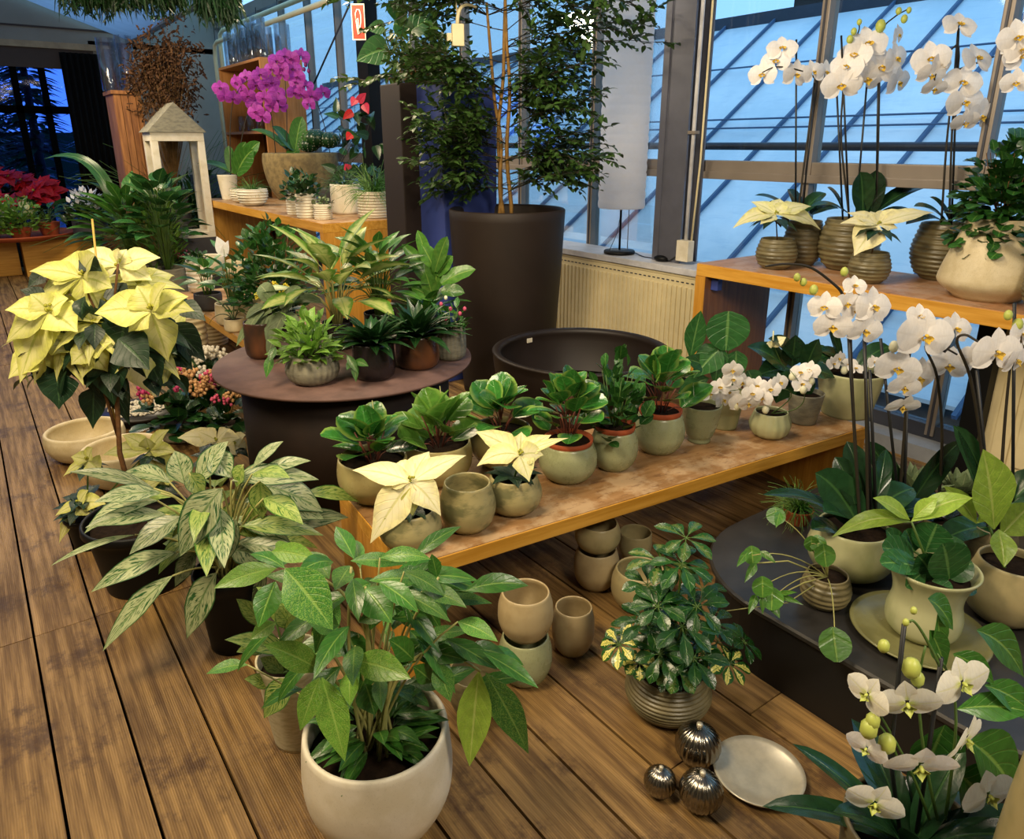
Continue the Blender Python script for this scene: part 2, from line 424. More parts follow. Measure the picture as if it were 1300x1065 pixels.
leafmat('bract_pale', 'e9e6a0', 'c4c872', 'f2eec0', 'centre', .48, .3, 7, .3, .82)
leafmat('bract_red', 'c81e26', '8c1220', None, 'plain', .5, .25, 7, .3, .7)
leafmat('bract_pink', 'd83a5a', '9c2038', None, 'plain', .4, .2, 5, .4, .7)
leafmat('pet_white', 'f6f2ee', 'efeae4', None, 'petal', .5, .3, 6, .3, .96)
leafmat('pet_greenwhite', 'f6f3e6', 'ece8c0', 'd6de70', 'base', .5, .3, 6, .3, .96)
leafmat('pet_purple', 'bc46b6', '8c2c8c', None, 'plain', .5, .3, 9, .3, .75)
plain('lip_yellow', 'd9b648', .5, 0, .3, .3, 200); plain('lip_purple', '7a1468', .5); plain('bud_green', 'b4be5a', .45); plain('bud_white', 'e6e4c4', .5)
plain('bud_pink', 'd05878', .6, 0, .3, .4, 90); plain('bud_salmon', 'c79a68', .6, 0, .3, .4, 90); plain('bud_magenta', 'a8285c', .6); plain('bud_yellow', 'd8c62a', .6)
plain('cyathia', 'a8a83c', .6, 0, .3, .5, 300); plain('spadix', 'd8cf8a', .6); plain('paper_label', 'e6dcae', .6)
plain('bamboo', 'c0a048', .5, 0, .4, .2, 30)
# ------------------------------------------------------------------ plant kinds (all in the local space of their thing)
def peperomia(t, z, r, h, n, L, mat='l_pep', stems=5, spike=True):
    m = MB(); s = MB()
    for k in range(stems):
        a = 2*PI*k/stems+random.uniform(-.3, .3)
        b = V((math.cos(a)*r*.12, math.sin(a)*r*.12, z)); e = V((math.cos(a)*r*.4, math.sin(a)*r*.4, z+h*random.uniform(.4, .65)))
        s.tube([b, (b+e)/2+V((0, 0, h*.06)), e], .0035, .0028, 5)
    for k in range(n):
        f = (k+.5)/n; a = k*2.399+random.uniform(-.3, .3); el = PI/2*(1-f)**.8*1.0-.05
        c = V((math.cos(a)*r*math.cos(el)*random.uniform(.75, 1.), math.sin(a)*r*math.cos(el)*random.uniform(.75, 1.), z+h*(.14+.72*math.sin(max(el, 0)))+random.uniform(-.012, .012)))
        o = V((c.x, c.y, (c.z-z)*.35))
        o = o.normalized() if o.length > 1e-4 else V((1, 0, 0))
        l = L*random.uniform(.8, 1.2); d = (o+V((0, 0, random.uniform(-.05, .55)))+rv(.25)).normalized()
        b = c-d*l*.5; root = V((b.x*.35, b.y*.35, max(z+.005, b.z-h*.22)))
        s.tube([root, (root+b)/2+V((0, 0, .008)), b], .0022, .0018, 4)
        m.leaf(b, d, l, l*random.uniform(.78, .92), V((0, 0, 1))-d*.2+rv(.3)+V((c.x, c.y, 0))*2, 'round', .35, .22, 6, 4)
    m.build('foliage', MAT[mat], t); s.build('stems', MAT['stem_red'], t)
    if spike:
        q = MB(); b = V((r*.1, 0, z+h*.6)); q.tube([b, b+V((.004, 0, h*.35)), b+V((.0, .003, h*.62))], .003, .0016, 5); q.build('flower_spike', MAT['stem_pale'], t)
def bush(t, z, rx, rz, n, L, W, mat, shape='ovate', stems=7, low=0., smat='stem_green', droop=.4, up=.4, nc=2, N=4, name='foliage', hole=.45, wave=0):
    m = MB(); s = MB()
    for k in range(stems):
        a = 2*PI*k/stems; e = V((math.cos(a)*rx*.5, math.sin(a)*rx*.5, z+rz*.75)); b = V((math.cos(a)*rx*.08, math.sin(a)*rx*.08, z))
        s.tube([b, V((b.x, b.y, z+rz*.3))*.5+V((e.x, e.y, z+rz*.3))*.5, e], .003, .0016, 4)
    for k in range(n):
        a = random.uniform(0, 2*PI); q = random.uniform(low, 1); el = math.asin(max(-1, min(1, q))); f = random.uniform(hole, 1)
        c = V((math.cos(a)*math.cos(el)*rx*f, math.sin(a)*math.cos(el)*rx*f, z+rz*(math.sin(el)*f)))
        o = V((c.x/rx, c.y/rx, (c.z-z)/rz*.8)); o = o.normalized() if o.length > 1e-3 else V((0, 0, 1))
        d = (o+V((0, 0, up))+rv(.55)).normalized(); l = L*random.uniform(.65, 1.1)
        m.leaf(c-d*l*.3, d, l, W*l/L*random.uniform(.85, 1.15), V((0, 0, 1))+o*.4+rv(.35), shape, droop, .2, N, nc, 0, wave)
    o = m.build(name, MAT[mat], t)
    if name == 'flowers': o['kind'] = 'stuff'
    if stems: s.build('stems', MAT[smat], t)
    return o
def rosette(t, z, n, L, W, mat, shape='strap', e0=.3, e1=1.4, droop=1.2, r0=.01, wave=0, name='foliage', N=9, spread=None, rndL=.25, nc=4, fold=.25):
    m = MB()
    for k in range(n):
        f = (k+.5)/n; a = k*2.399+random.uniform(-.25, .25); el = e0+(e1-e0)*f
        l = L*random.uniform(1-rndL, 1)*(1-.25*f)
        b = V((math.cos(a)*r0, math.sin(a)*r0, z)); m.leaf(b, pol(a, el), l, W*random.uniform(.8, 1.1), V((0, 0, 1)), shape, droop*random.uniform(.6, 1.2), fold, N, nc, 0, wave)
    return m.build(name, MAT[mat], t)
def petiole_plant(t, z, n, L, W, H, R, mat, shape='lance', droop=.7, wave=.06, smat='stem_green', elo=-.1, ehi=1.1, name='foliage', r0=.02):
    m = MB(); s = MB()
    for k in range(n):
        f = (k+.5)/n; a = k*2.399+random.uniform(-.3, .3); el = elo+(ehi-elo)*f
        c = V((math.cos(a)*math.cos(max(el, 0))*R*.5, math.sin(a)*math.cos(max(el, 0))*R*.5, z+H*(.35+.6*f*random.uniform(.85, 1.1))))
        b = V((math.cos(a)*r0, math.sin(a)*r0, z)); d = pol(a, el*.7+random.uniform(-.15, .15)); l = L*random.uniform(.78, 1.08)
        s.tube(bez(b, V((b.x*2, b.y*2, c.z)), c, 5), .0034, .0024, 5)
        m.leaf(c, d, l, W*l/L*random.uniform(.85, 1.1), V((0, 0, 1))+rv(.35), shape, droop*random.uniform(.5, 1.2), .22, 8, 4, 0, wave)
    o = m.build(name, MAT[mat], t); s.build('stems', MAT[smat], t); return o
def grassy(t, z, rx, rz, n, L, r, mat, kinks=True, name='foliage'):
    m = MB()
    for k in range(n):
        a = random.uniform(0, 2*PI); el = random.uniform(.1, 1.45); l = L*random.uniform(.5, 1.1)
        b = V((math.cos(a)*rx*.25*random.random(), math.sin(a)*rx*.25*random.random(), z)); d = pol(a, el); pts = [b]; p = b.copy()
        for i in range(5):
            p = p+d*(l/5); pts.append(p.copy()); d = (d+V((0, 0, -.28))+rv(.28 if kinks else .06)).normalized()
        m.tube(pts, r, r*.5, 4, 0, False, random.random())
    return m.build(name, MAT[mat], t)
def poin_head(t, c, R, mat, n=7, face=V((0, 0, 1)), inner=5, elev=.15, droop=.6, name='flower_head', W=.52):
    """a star of bracts facing `face` with its small yellow centre as a sub-part"""
    q = face.normalized().to_track_quat('Z', 'Y').to_matrix()
    m = MB()
    for k in range(n):
        a = 2*PI*k/n+random.uniform(-.22, .22); d = pol(a, elev+random.uniform(-.15, .15)); l = R*random.uniform(.8, 1.1)
        st = len(m.v); m.leaf(V((math.cos(a)*R*.05, math.sin(a)*R*.05, 0)), d, l, l*W*random.uniform(.85, 1.1), V((0, 0, 1))+rv(.25), 'poin', 0, .12, 8, 4, 0, .1)
        for i in range(st, len(m.v)):
            v = m.v[i]; rr = math.hypot(v.x, v.y); v.z -= droop*rr*rr/R*.5
    for k in range(inner):
        a = 2*PI*k/inner+.4; d = pol(a, elev+.5); l = R*random.uniform(.4, .6)
        m.leaf(V((0, 0, .004)), d, l, l*.5, V((0, 0, 1)), 'poin', .5, .15, 6, 4, 0, .08)
    m.xf(q.to_4x4()); o = m.build(name, MAT[mat], t, c)
    s = MB()
    for k in range(6):
        a = 2*PI*k/6; s.ball(V((math.cos(a)*R*.055, math.sin(a)*R*.055, R*.04)), R*.034, 6, 0, (1, 1, 1.5))
    s.ball((0, 0, R*.05), R*.035, 6, 0, (1, 1, 1.5)); s.xf(q.to_4x4()); s.build('cyathia', MAT['cyathia'], o)
    return o
_FL = {}
def orchid_flower(mat, lip, S=1.0, key=None):
    """meshes of one moth-orchid flower, facing +Z, 1 m across before scaling"""
    k = (mat, lip)
    if k in _FL: return _FL[k]
    m = MB(); Z = V((0, 0, 1))
    for a in (PI/2, PI/2+2.2, PI/2-2.2): m.leaf(pol(a, 0, .04)-Z*.03, pol(a, .1), .46, .33, Z, 'sepal', .0, .16, 6, 4)
    for s in (0, 1):
        a = .12 if s == 0 else PI-.12
        m.leaf(pol(a, 0, .03), pol(a, .22), .5, .5, Z, 'petal', .0, -.1, 8, 6)
    for v in m.v: v.z -= (v.x*v.x+v.y*v.y)*.35-.0
    me = m.build('flower', MAT[mat]); L = MB()
    L.leaf(V((0, -.02, .02)), V((0, -.7, .7)), .2, .14, V((0, .7, .7)), 'poin', -.8, .5, 5, 4)
    L.leaf(V((.03, -.02, .02)), V((.8, .1, .8)), .12, .1, V((0, 0, 1)), 'round', .2, .6, 4, 4); L.leaf(V((-.03, -.02, .02)), V((-.8, .1, .8)), .12, .1, V((0, 0, 1)), 'round', .2, .6, 4, 4)
    L.ball((0, .03, .06), .035, 8, 0, (1, 1, 1.6)); lp = L.build('lip', MAT[lip])
    a, b = me.data, lp.data; bpy.data.objects.remove(me); bpy.data.objects.remove(lp); _FL[k] = (a, b); return _FL[k]
def add_flower(t, c, face, S, mat='pet_white', lip='lip_yellow', roll=0., name='flower'):
    a, b = orchid_flower(mat, lip); o = bpy.data.objects.new(name, a); COL.objects.link(o); o.parent = t; o.location = c
    f = V(face).normalized(); u = V((0, 0, 1)); x = u.cross(f)
    x = x.normalized() if x.length > 1e-3 else V((1, 0, 0)); y = f.cross(x)
    M = Matrix((x, y, f)).transposed() @ Matrix.Rotation(roll, 3, 'Z'); o.rotation_euler = M.to_euler(); o.scale = (S, S, S)
    l = bpy.data.objects.new('lip', b); COL.objects.link(l); l.parent = o; return o
def bud(t, c, r, mat='bud_green', sc=(1, 1, 1.25)):
    m = MB(); m.ball((0, 0, 0), r, 8, 0, sc); return m.build('bud', MAT[mat], t, c)
TOCAM = -FH
def lp(t, x, y, dz=0.):
    """local point of thing t seen at a pixel, dz metres nearer (-) or farther (+) than the thing's own axis"""
    o = t.location; return pd(x, y, depth(o+V((0, 0, .0)))*1.0+dz)-o
def axis_pt(t, x, y, dz=0.):
    """point seen at pixel x,y in the upright plane through the thing's axis, dz metres behind it"""
    o = t.location+FH*dz; r = ray(x, y); k = (o-CAM).dot(FH)/r.dot(FH); return CAM+r*k-t.location
def ppm(t, z=.2): return depth(t.location+V((0, 0, z)))/FPX     # metres per pixel at the thing
def pleaf(m, t, b, e, w, db=0., de=0., lift=.25, shape='lance', nh=None, wave=.05, fold=.2, stem=None, root=None, nc=4):
    B = axis_pt(t, b[0], b[1], db); E = axis_pt(t, e[0], e[1], de); L = (E-B).length
    W = w*ppm(t)*1.12
    mid = (B+E)/2+V((0, 0, L*lift)); nhv = nh or (V((0, 0, 1))+TOCAM*.7+rv(.15))
    m.path(bez(B, mid, E, 9), W, nhv, shape, fold, nc, 0, wave)
    if stem is not None:
        r = root if root is not None else V((random.uniform(-.02, .02), random.uniform(-.02, .02), 0))
        stem.tube(bez(r, V((B.x*.4+r.x*.6, B.y*.4+r.y*.6, B.z*.85+.15*r.z)), B, 6), .004, .003, 5)
# ------------------------------------------------------------------ ROOM
t = NT('planks'); v = t.obj((28, 1.3, 28)); at = t.n('ShaderNodeAttribute', attribute_name='rnd')
off = t.n('ShaderNodeVectorMath', operation='ADD'); cb = t.n('ShaderNodeCombineXYZ')
t.l(t.math('MULTIPLY', at.outputs['Fac'], 50.), cb.inputs[1]); t.l(v, off.inputs[0]); t.l(cb.outputs[0], off.inputs[1])
n1 = t.noise(off.outputs[0], 1.4, 5, .65); c = t.mix(t.ramp(n1, .32, .7), lin('5e4424'), lin('a07e4a'))
st = t.noise(t.obj((1, .7, 1)), 4.5, 6, .75); c = t.mix(t.ramp(st, .5, .66, 0, .8), c, lin('3e2614'))
c = t.mul(c, t.ramp(at.outputs['Fac'], 0, 1, .78, 1.12))
tc = t.n('ShaderNodeTexCoord'); sx = t.n('ShaderNodeSeparateXYZ'); t.l(tc.outputs['Object'], sx.inputs[0])
gr = t.math('SINE', t.math('ADD', t.math('MULTIPLY', sx.outputs[0], 2*PI*170), t.math('MULTIPLY', t.noise(t.obj((2, .5, 1)), 3, 2), 6.)))
c = t.mix(t.ramp(gr, .1, 1, 0, .2), c, lin('3a2212'))
p = t.bsdf(c, t.ramp(n1, .3, .7, .62, .42), 0, .4, t.bump(t.math('ADD', gr, t.math('MULTIPLY', n1, 1.5)), .25, .002)); MAT['planks'] = t.done(p.outputs[0])
plain('under', '0c0806', .95, 0, 0)
fl = MB(); x = -.072-.186*18; i = 0
while x < 4.0:
    random.seed(100+i); y = -1.5
    cuts = [2.67] if i % 2 == 0 or x < .2 else [1.0 if x > 1.2 else 3.6, 5.2]
    cuts = sorted(set([y]+cuts+[c0 for c0 in (6.6+.5*(i % 3), 10.4)]+[14.0]))
    for a, b in zip(cuts[:-1], cuts[1:]):
        fl.box(x+.004, a+.002, -.03, min(x+.182, 4.1), b-.002, random.uniform(-.0012, .0), 0, random.random())
    x += .186; i += 1
fl.box(-3.5, -1.5, -.06, 4.1, 14, -.031, 1); struct('floor', fl, [MAT['planks'], MAT['under']], 'worn grooved brown wooden plank floor')
random.seed(7)
XW = 4.02
plain('alu', '8c8278', .45, .3, .5, .12, 3); plain('alu_dark', '3c3f4a', .5, .2, .5, .15, 3); plain('steel_blue', '70727e', .4, .5, .5, .2, 3); plain('paint_cream', 'd8caa0', .55, 0, .4, .08)
plain('sill_white', 'c8c8cc', .5); plain('concrete', '8d9094', .8, 0, .2, .2, 6, .2); plain('siding', '8b8578', .7, 0, .3, .12, 2); plain('trim_wood', 'a08a68', .6); plain('dark_wood', '2c1a10', .6)
glassM = thinglass('window_glass', 'f4f9fc', .005)
mull = [-.2, .72, 1.64, 2.56, 3.48, 4.42, 5.34, 6.26, 7.2, 8.12, 9.04, 9.96, 10.9, 11.8, 12.9, 14.0]
fr = MB()
fr.box(XW-.02, -1.5, 1.395, XW+.08, 14, 1.50, 0, bev=.006); fr.box(XW-.05, -1.5, 1.385, XW+.0, 14, 1.43, 0, bev=.004)
fr.box(XW-.02, -1.5, .08, XW+.06, 14, .16, 1); fr.box(XW-.03, -1.5, 3.45, XW+.08, 14, 3.6, 0)
struct('wall_right', fr, [MAT['alu'], MAT['alu_dark']], 'metal rails of the long greenhouse window wall')
cu = MB(); cu.box(XW-.16, -1.5, -.03, XW+.1, 14, .08); struct('trim_curb', cu, MAT['concrete'], 'pale concrete curb along the foot of the window wall')
for k, y in enumerate(mull):
    q = MB(); q.box(XW-.03, y-.024, .1, XW+.06, y+.024, 3.5, 0, bev=.005); q.box(XW-.035, y-.006, .1, XW-.03, y+.006, 3.5, 1); struct('trim_mullion', q, [MAT['alu'], MAT['alu_dark']])
nm = 0
for a, b in zip(mull[:-1], mull[1:]):
    nm += 1; q = MB(); q.box(XW+.02, a+.024, .16, XW+.026, b-.024, 1.39); q.box(XW+.02, a+.024, 1.5, XW+.026, b-.024, 3.45); struct('window_%d' % nm, q, glassM)
# steel column with conduit, cable and sockets
COLX = 3.8
t0 = thing('steel_column', 'grey painted steel column between the two window bays behind the radiator', 'column', (COLX+.08, 3.40, 0))
q = MB(); q.box(-.09, -.105, .0, -.075, .125, 3.5); q.box(.075, -.105, .0, .09, .125, 3.5); q.box(-.075, -.0, 0, .075, .012, 3.5); q.box(-.1, .08, 0, -.089, .13, 3.5); q.build('beam', MAT['steel_blue'], t0)
q = MB(); q.tube([(-.075, -.14, .95), (-.075, -.14, 2), (-.075, -.14, 3.4)], .013, None, 10); q.build('conduit', MAT['sill_white'], t0)
q = MB(); q.tube([(-.06, -.175, 1.0), (-.05, -.19, 1.5), (-.06, -.2, 2.1), (-.05, -.19, 3.4)], .007, None, 8); q.build('cable', MAT['paint_cream'], t0)
q = MB(); q.box(-.1, -.17, 1.66, -.055, -.11, 1.68, bev=.003); q.build('clamp', MAT['alu'], t0)
q = MB(); q.box(-.12, -.2, .865, -.06, -.1, 1.0, bev=.006); q.build('socket_box', MAT['white'], t0)
# radiator + sill
RX = 3.67
t0 = thing('radiator', 'cream ribbed panel radiator below the window ledge behind the wide brown bowl', 'radiator', (RX+.06, 4.4, .12))
Y0, Y1 = 2.82-4.4, 6.3-4.4; q = MB()
q.box(-.05, Y0, 0, .05, Y1, .66, bev=.008)
k = Y0+.04
while k < Y1-.03: q.box(-.062, k, .05, -.045, k+.028, .60, bev=.006); k += .042
q.build('panel', MAT['paint_cream'], t0)
q = MB(); k = Y0+.03
while k < Y1-.03: q.box(-.0525, k, .625, -.0495, k+.022, .632); k += .042
q.build('vents', MAT['alu_dark'], t0)
q = MB(); q.box(-.055, Y0, .66, .055, Y1, .675, bev=.004); q.build('top_grille', MAT['paint_cream'], t0)
q = MB(); q.box(RX-.01, 2.8, .80, XW-.03, 6.4, .842, bev=.005); struct('trim_window_sill', q, MAT['sill_white'], 'white window sill above the radiator')
t0 = thing('radiator', 'cream ribbed radiator under the high shelf at the right edge', 'radiator', (3.86, .7, .1))
q = MB(); q.box(-.05, -.65, 0, .05, .62, .76, bev=.008)
k = -.6
while k < .58: q.box(-.062, k, .04, -.045, k+.07, .72, bev=.006); k += .1
q.build('panel', MAT['paint_cream'], t0)
# eave pipes, ceiling cloth
plain('fabric', '9aa4b8', .8, 0, .2, .08, 1); plain('grey_panel', '9a9a9a', .7)
t = NT('ceiling_cloth'); n1 = t.noise(t.obj((.6, 3, 1)), 2, 3); p = t.bsdf(t.mix(t.ramp(n1, .3, .7), lin('8c98b4'), lin('a8b2c8')), .75, 0, .2, t.bump(n1, .5, .05)); tr_ = t.n('ShaderNodeBsdfTranslucent'); tr_.inputs[0].default_value = lin('c8d4ec'); mx = t.n('ShaderNodeMixShader'); mx.inputs[0].default_value = .4; t.l(p.outputs[0], mx.inputs[1]); t.l(tr_.outputs[0], mx.inputs[2]); MAT['ceiling_cloth'] = t.done(mx.outputs[0])
q = MB(); nx, ny = 12, 40
for i in range(nx+1):
    for j in range(ny+1):
        f = i/nx; X = 2.66-f*4.2; z = 3.16+f*1.55; Y = -1.5+15.4*j/ny
        sag = -.16*math.sin(PI*((Y+1.5)/2.6 % 1))*math.sin(PI*min(1, f*1.2+.05)); q.v.append(V((X, Y, z+sag))); q.r.append(.5)
for i in range(nx):
    for j in range(ny):
        a = i*(ny+1)+j; q.face((a, a+1, a+ny+2, a+ny+1))
b0 = len(q.v)
q.box(2.62, -1.5, 3.14, 2.72, 14, 3.24, 1)
q.box(2.72, -1.5, 3.5, 4.1, 6.5, 3.54, 1); q.box(2.68, -1.5, 3.2, 2.72, 14, 3.52, 1)
q.face(tuple(), None) if False else None
struct('ceiling', q, [MAT['ceiling_cloth'], MAT['grey_panel']], 'pale blue shade cloth sagging under the roof')
q = MB(); q.box(-3.6, -1.5, 4.72, 2.7, 6.5, 4.78); q.box(-3.6, -1.5, 0, -3.5, 14.1, 4.75); struct('unseen_wall_and_roof', q, MAT['siding'])  # unseen left wall and near roof slab, built opaque to keep sky light out
q = MB(); q.box(-3.6, -1.6, 0, 4.1, -1.5, 4.75); struct('unseen_wall_front', q, MAT['siding'])  # unseen wall behind the camera, opaque so sky light does not flood in
for X, z, yA, lab in ((3.62, 3.07, 14., 'cream heating pipe running under the eave, lower of the pair'), (3.72, 3.24, 14., 'cream heating pipe running under the eave, upper of the pair')):
    q = MB(); q.tube([(X, 6.2, z), (X, 9.0, z+.01), (X, 12.6, z+.02), (X, 12.75, z-.02), (X, 12.8, z-.2), (X, 12.8, 1.0)], .032, None, 12); tag(q.build('heating_pipe', MAT['paint_cream']), lab, 'pipe')
plain('curtain0', '060504', .9, 0, .05)
# far gable wall with the dark glazed opening
YF = 14.0
def farp(x, y): return pY(x, y, YF)
q = MB(); zt = farp(60, 57).z
q.box(-3.5, YF, zt+.02, 4.1, YF+.08, 4.75); q.box(2.05, YF, 0, 4.1, YF+.08, zt+.1)
q.box(-3.5, YF-.02, farp(0, 30).z-.012, 2.7, YF+.0, farp(0, 30).z+.012, 1)
struct('wall_back', q, [MAT['siding'], MAT['dark_wood']], 'grey boarded gable wall at the far end')
q = MB(); q.box(-3.5, YF-.06, zt-.05, 2.35, YF, zt+.04); struct('trim_lintel', q, MAT['trim_wood'])
q = MB(); q.box(-3.5, YF-.02, zt-.33, 2.1, YF+.05, zt-.05); struct('trim_header', q, MAT['dark_wood'])
q = MB()
for X in (.25, .98, 1.35): q.box(X-.04, YF, 0, X+.05, YF+.08, zt-.3)
q.box(-3.5, YF, 2.05, 2.1, YF+.07, 2.16); q.box(-3.5, YF, 0, 2.1, YF+.07, .12)
struct('trim_door_frame', q, MAT['curtain0'])
q = MB(); q.box(-3.5, YF+.03, .1, 2.1, YF+.036, zt-.3); struct('window_%d' % (nm+1), q, thinglass('far_glass', 'a8c0ff', .0, .08))
# dark curtain at the opening
q = MB(); xs = [1.62+i*.012 for i in range(50)]; b = 0
for i, X in enumerate(xs):
    for z in (.02, zt-.1): q.v.append(V((X, YF-.12+.035*math.sin(i*.9), z))); q.r.append(.5)
for i in range(len(xs)-1): q.face((i*2, i*2+2, i*2+3, i*2+1))
plain('curtain', '15120f', .9, 0, .1); o = q.build('curtain', MAT['curtain']); tag(o, 'black pleated curtain hanging right of the dark glass doors', 'curtain')
md = o.modifiers.new('thick', 'SOLIDIFY'); md.thickness = .006
# outside: whitewashed greenhouse roof, ground, conifers
t = NT('roof_glass'); n1 = t.noise(t.obj((1, 1, 1)), .9, 5, .65); n2 = t.noise(t.obj((6, 1, 6)), 3, 4, .7)
c = t.mix(t.ramp(n1, .35, .7), lin('d6e2e8'), lin('f2f6f8')); c = t.mix(t.ramp(n2, .5, .75, 0, .35), c, lin('a8c4d8'))
p = t.bsdf(c, .35, 0, .5); MAT['roof_glass'] = t.done(p.outputs[0]); plain('bar_blue', '4a6484', .5, 0, .4, .1)
sl = math.tan(math.radians(35)); XR = 5.2; ZR = -.1
top = 10.1; q = MB()
def rp(X, Y, d=0): return V((X, Y, ZR+(X-XR)*sl+d))
b = len(q.v)
for P_ in (rp(XR, -14), rp(top, -14), rp(top, 24), rp(XR, 24), rp(XR, -14, -.03), rp(top, -14, -.03), rp(top, 24, -.03), rp(XR, 24, -.03)): q.v.append(P_); q.r.append(.5)
for f in ((0, 3, 2, 1), (4, 5, 6, 7), (0, 1, 5, 4), (1, 2, 6, 5), (2, 3, 7, 6), (3, 0, 4, 7)): q.face(tuple(b+i for i in f), None, 0, False)
t0 = thing('greenhouse_roof', 'whitewashed sloping glass roof of the neighbouring greenhouse beyond the windows', 'roof', (0, 0, 0))
q.build('glazing', MAT['roof_glass'], t0)
yy = -13.0
while yy < 24:
    q = MB(); q.beam(rp(XR-.1, yy, .03), rp(top+.05, yy, .03),   .032, .04, V((0, 0, 1))); q.build('glazing_bar', MAT['bar_blue'], t0); yy += .88
for X, w in ((7.75, .02), (7.9, .02), (8.9, .02), (5.75, .02), (5.85, .02)):
    q = MB(); q.tube([rp(X, -14, .10), rp(X, 24, .10)], w*.6, None, 6); q.build('purlin', MAT['bar_blue'], t0)
q = MB(); q.beam(rp(top, -14, .02), rp(top, 24, .02), .14, .2); q.build('ridge', MAT['alu_dark'], t0)
q = MB(); q.tube([(5.0, -14, 1.585), (5.0, 24, 1.585)], .03, None, 10); tag(q.build('outdoor_pipe', MAT['alu_dark']), 'dark horizontal pipe outside the windows at eye level', 'pipe')
q = MB(); q.box(4.15, -20, -.4, 40, 60, -.3); q.box(-40, 14.3, -.4, 4.15, 60, -.3); struct('ground', q, MAT['concrete'])
q = MB(); q.box(13, -30, 0, 14, 9, 5.4); q.box(12.6, -30, 5.4, 14.4, 9, 5.7); tag(q.build('outbuilding', MAT['dark_wood']), 'dark building far behind the neighbouring greenhouse roof', 'building')
def conifer(x, y, h, r):
    t0 = thing('conifer', 'dark conifer standing outside the far glass doors', 'tree', (x, y, -.3), 0, 'conifers outside the far doors')
    q = MB(); q.tube([(0, 0, 0), (.03, 0, h*.5), (0, 0, h)], .11, .02, 7); q.build('trunk', MAT['stem_dark'], t0)
    m = MB()
    for k in range(900):
        f = random.random()**.8; a = random.uniform(0, 2*PI); rr = r*(1-f)*random.uniform(.3, 1)+.05
        m.leaf((math.cos(a)*rr*.3, math.sin(a)*rr*.3, .7+f*(h-.7)), pol(a, -.1), rr*.8+.15, .16, V((0, 0, 1)), 'lance', .4, .2, 3, 2)
    m.build('foliage', MAT['l_dark'], t0)
for (x, y, h, r) in ((-.9, 17.0, 6, .9), (.35, 19.2, 7, .9), (1.35, 17.2, 6, .8), (3.2, 20.0, 8, 1.2), (-1.9, 20.5, 7, 1.3), (.9, 22.0, 5.5, 1.1)): conifer(x, y, h, r)
q = MB(); q.box(-10, 24, -.3, 12, 24.6, 1.9); tag(q.build('hedge', MAT['l_dark']), 'dark clipped hedge beyond the conifers', 'hedge')
# ------------------------------------------------------------------ WORLD + LIGHTS
w = bpy.data.worlds.new('world'); SC.world = w; w.use_nodes = True; nt = w.node_tree; nt.nodes.clear()
bg = nt.nodes.new('ShaderNodeBackground'); ow = nt.nodes.new('ShaderNodeOutputWorld'); bg.inputs[0].default_value = (.31, .63, 1.0, 1); bg.inputs[1].default_value = 1.6; nt.links.new(bg.outputs[0], ow.inputs[0])
def area(name, loc, tgt, sx, sy, pw, col):
    l = bpy.data.lights.new(name, 'AREA'); l.shape = 'RECTANGLE'; l.size = sx; l.size_y = sy; l.energy = pw; l.color = col
    o = bpy.data.objects.new(name, l); COL.objects.link(o); o.location = loc; o.rotation_euler = (V(tgt)-V(loc)).to_track_quat('-Z', 'Y').to_euler(); return o
WARM = (1.0, .80, .52)
area('unseen_lamp', (-.5, 1.5, 3.0), (1.0, 2.4, .3), .8, .8, 105, WARM)
area('unseen_lamp', (2.1, 5.4, 3.0), (1.6, 5.6, .3), .9, .7, 80, WARM)
area('unseen_lamp', (1.5, 2.3, 2.95), (3.6, 3.7, .9), .6, .6, 55, (1.0, .84, .62))
area('unseen_lamp', (.6, 8.2, 3.1), (1.8, 8.2, .9), 1.0, .8, 105, WARM)  # unseen lamp, strengthened as fill for the far-left greenery
area('unseen_lamp', (-1.6, 3.6, 3.1), (-.3, 3.8, .0), 1.0, 1.0, 60, WARM)
area('unseen_lamp', (.9, -.9, 2.7), (1.6, 1.0, .6), .6, .6, 62, (1.0, .86, .66))  # added fill for the foreground orchid blooms, no such lamp in view
# ------------------------------------------------------------------ FURNITURE
def bench(name, label, loc, rz, L, D, H, th, ax='x', top='bench_top', inner='bench_side_z', side=('bench_side', 'bench_side_z'), bracket=False, group=None):
    """U-shaped bench: worn top board, two end panels (local x = length)"""
    t = thing(name, label, 'bench' if H < .8 else 'shelf', loc, rz, group)
    q = MB(); q.box(0, 0, H-th, L, D, H-.003, 0, bev=.003); q.box(.004, .004, H-.006, L-.004, D-.004, H, 1)
    q.build('top_board', [MAT[side[0]], MAT[top]], t)
    for x in (0, L-th):
        q = MB(); q.box(x+.0005, 0.001, 0, x+th-.0005, D-.001, H-th-.0005, 0, bev=.002); q.build('end_panel', MAT[inner], t)
    return t
B1 = bench('wooden_bench', 'long low orange-edged wooden bench with worn top holding the green glazed pots', (.868, 1.725, 0), math.radians(-5.2), 2.22, .62, .40, .055)
B2 = bench('wooden_bench', 'low wooden bench behind the round rusty table, holding the peace lily', (1.30+.60, 4.35, 0), PI/2, 2.3, .60, .40, .055)
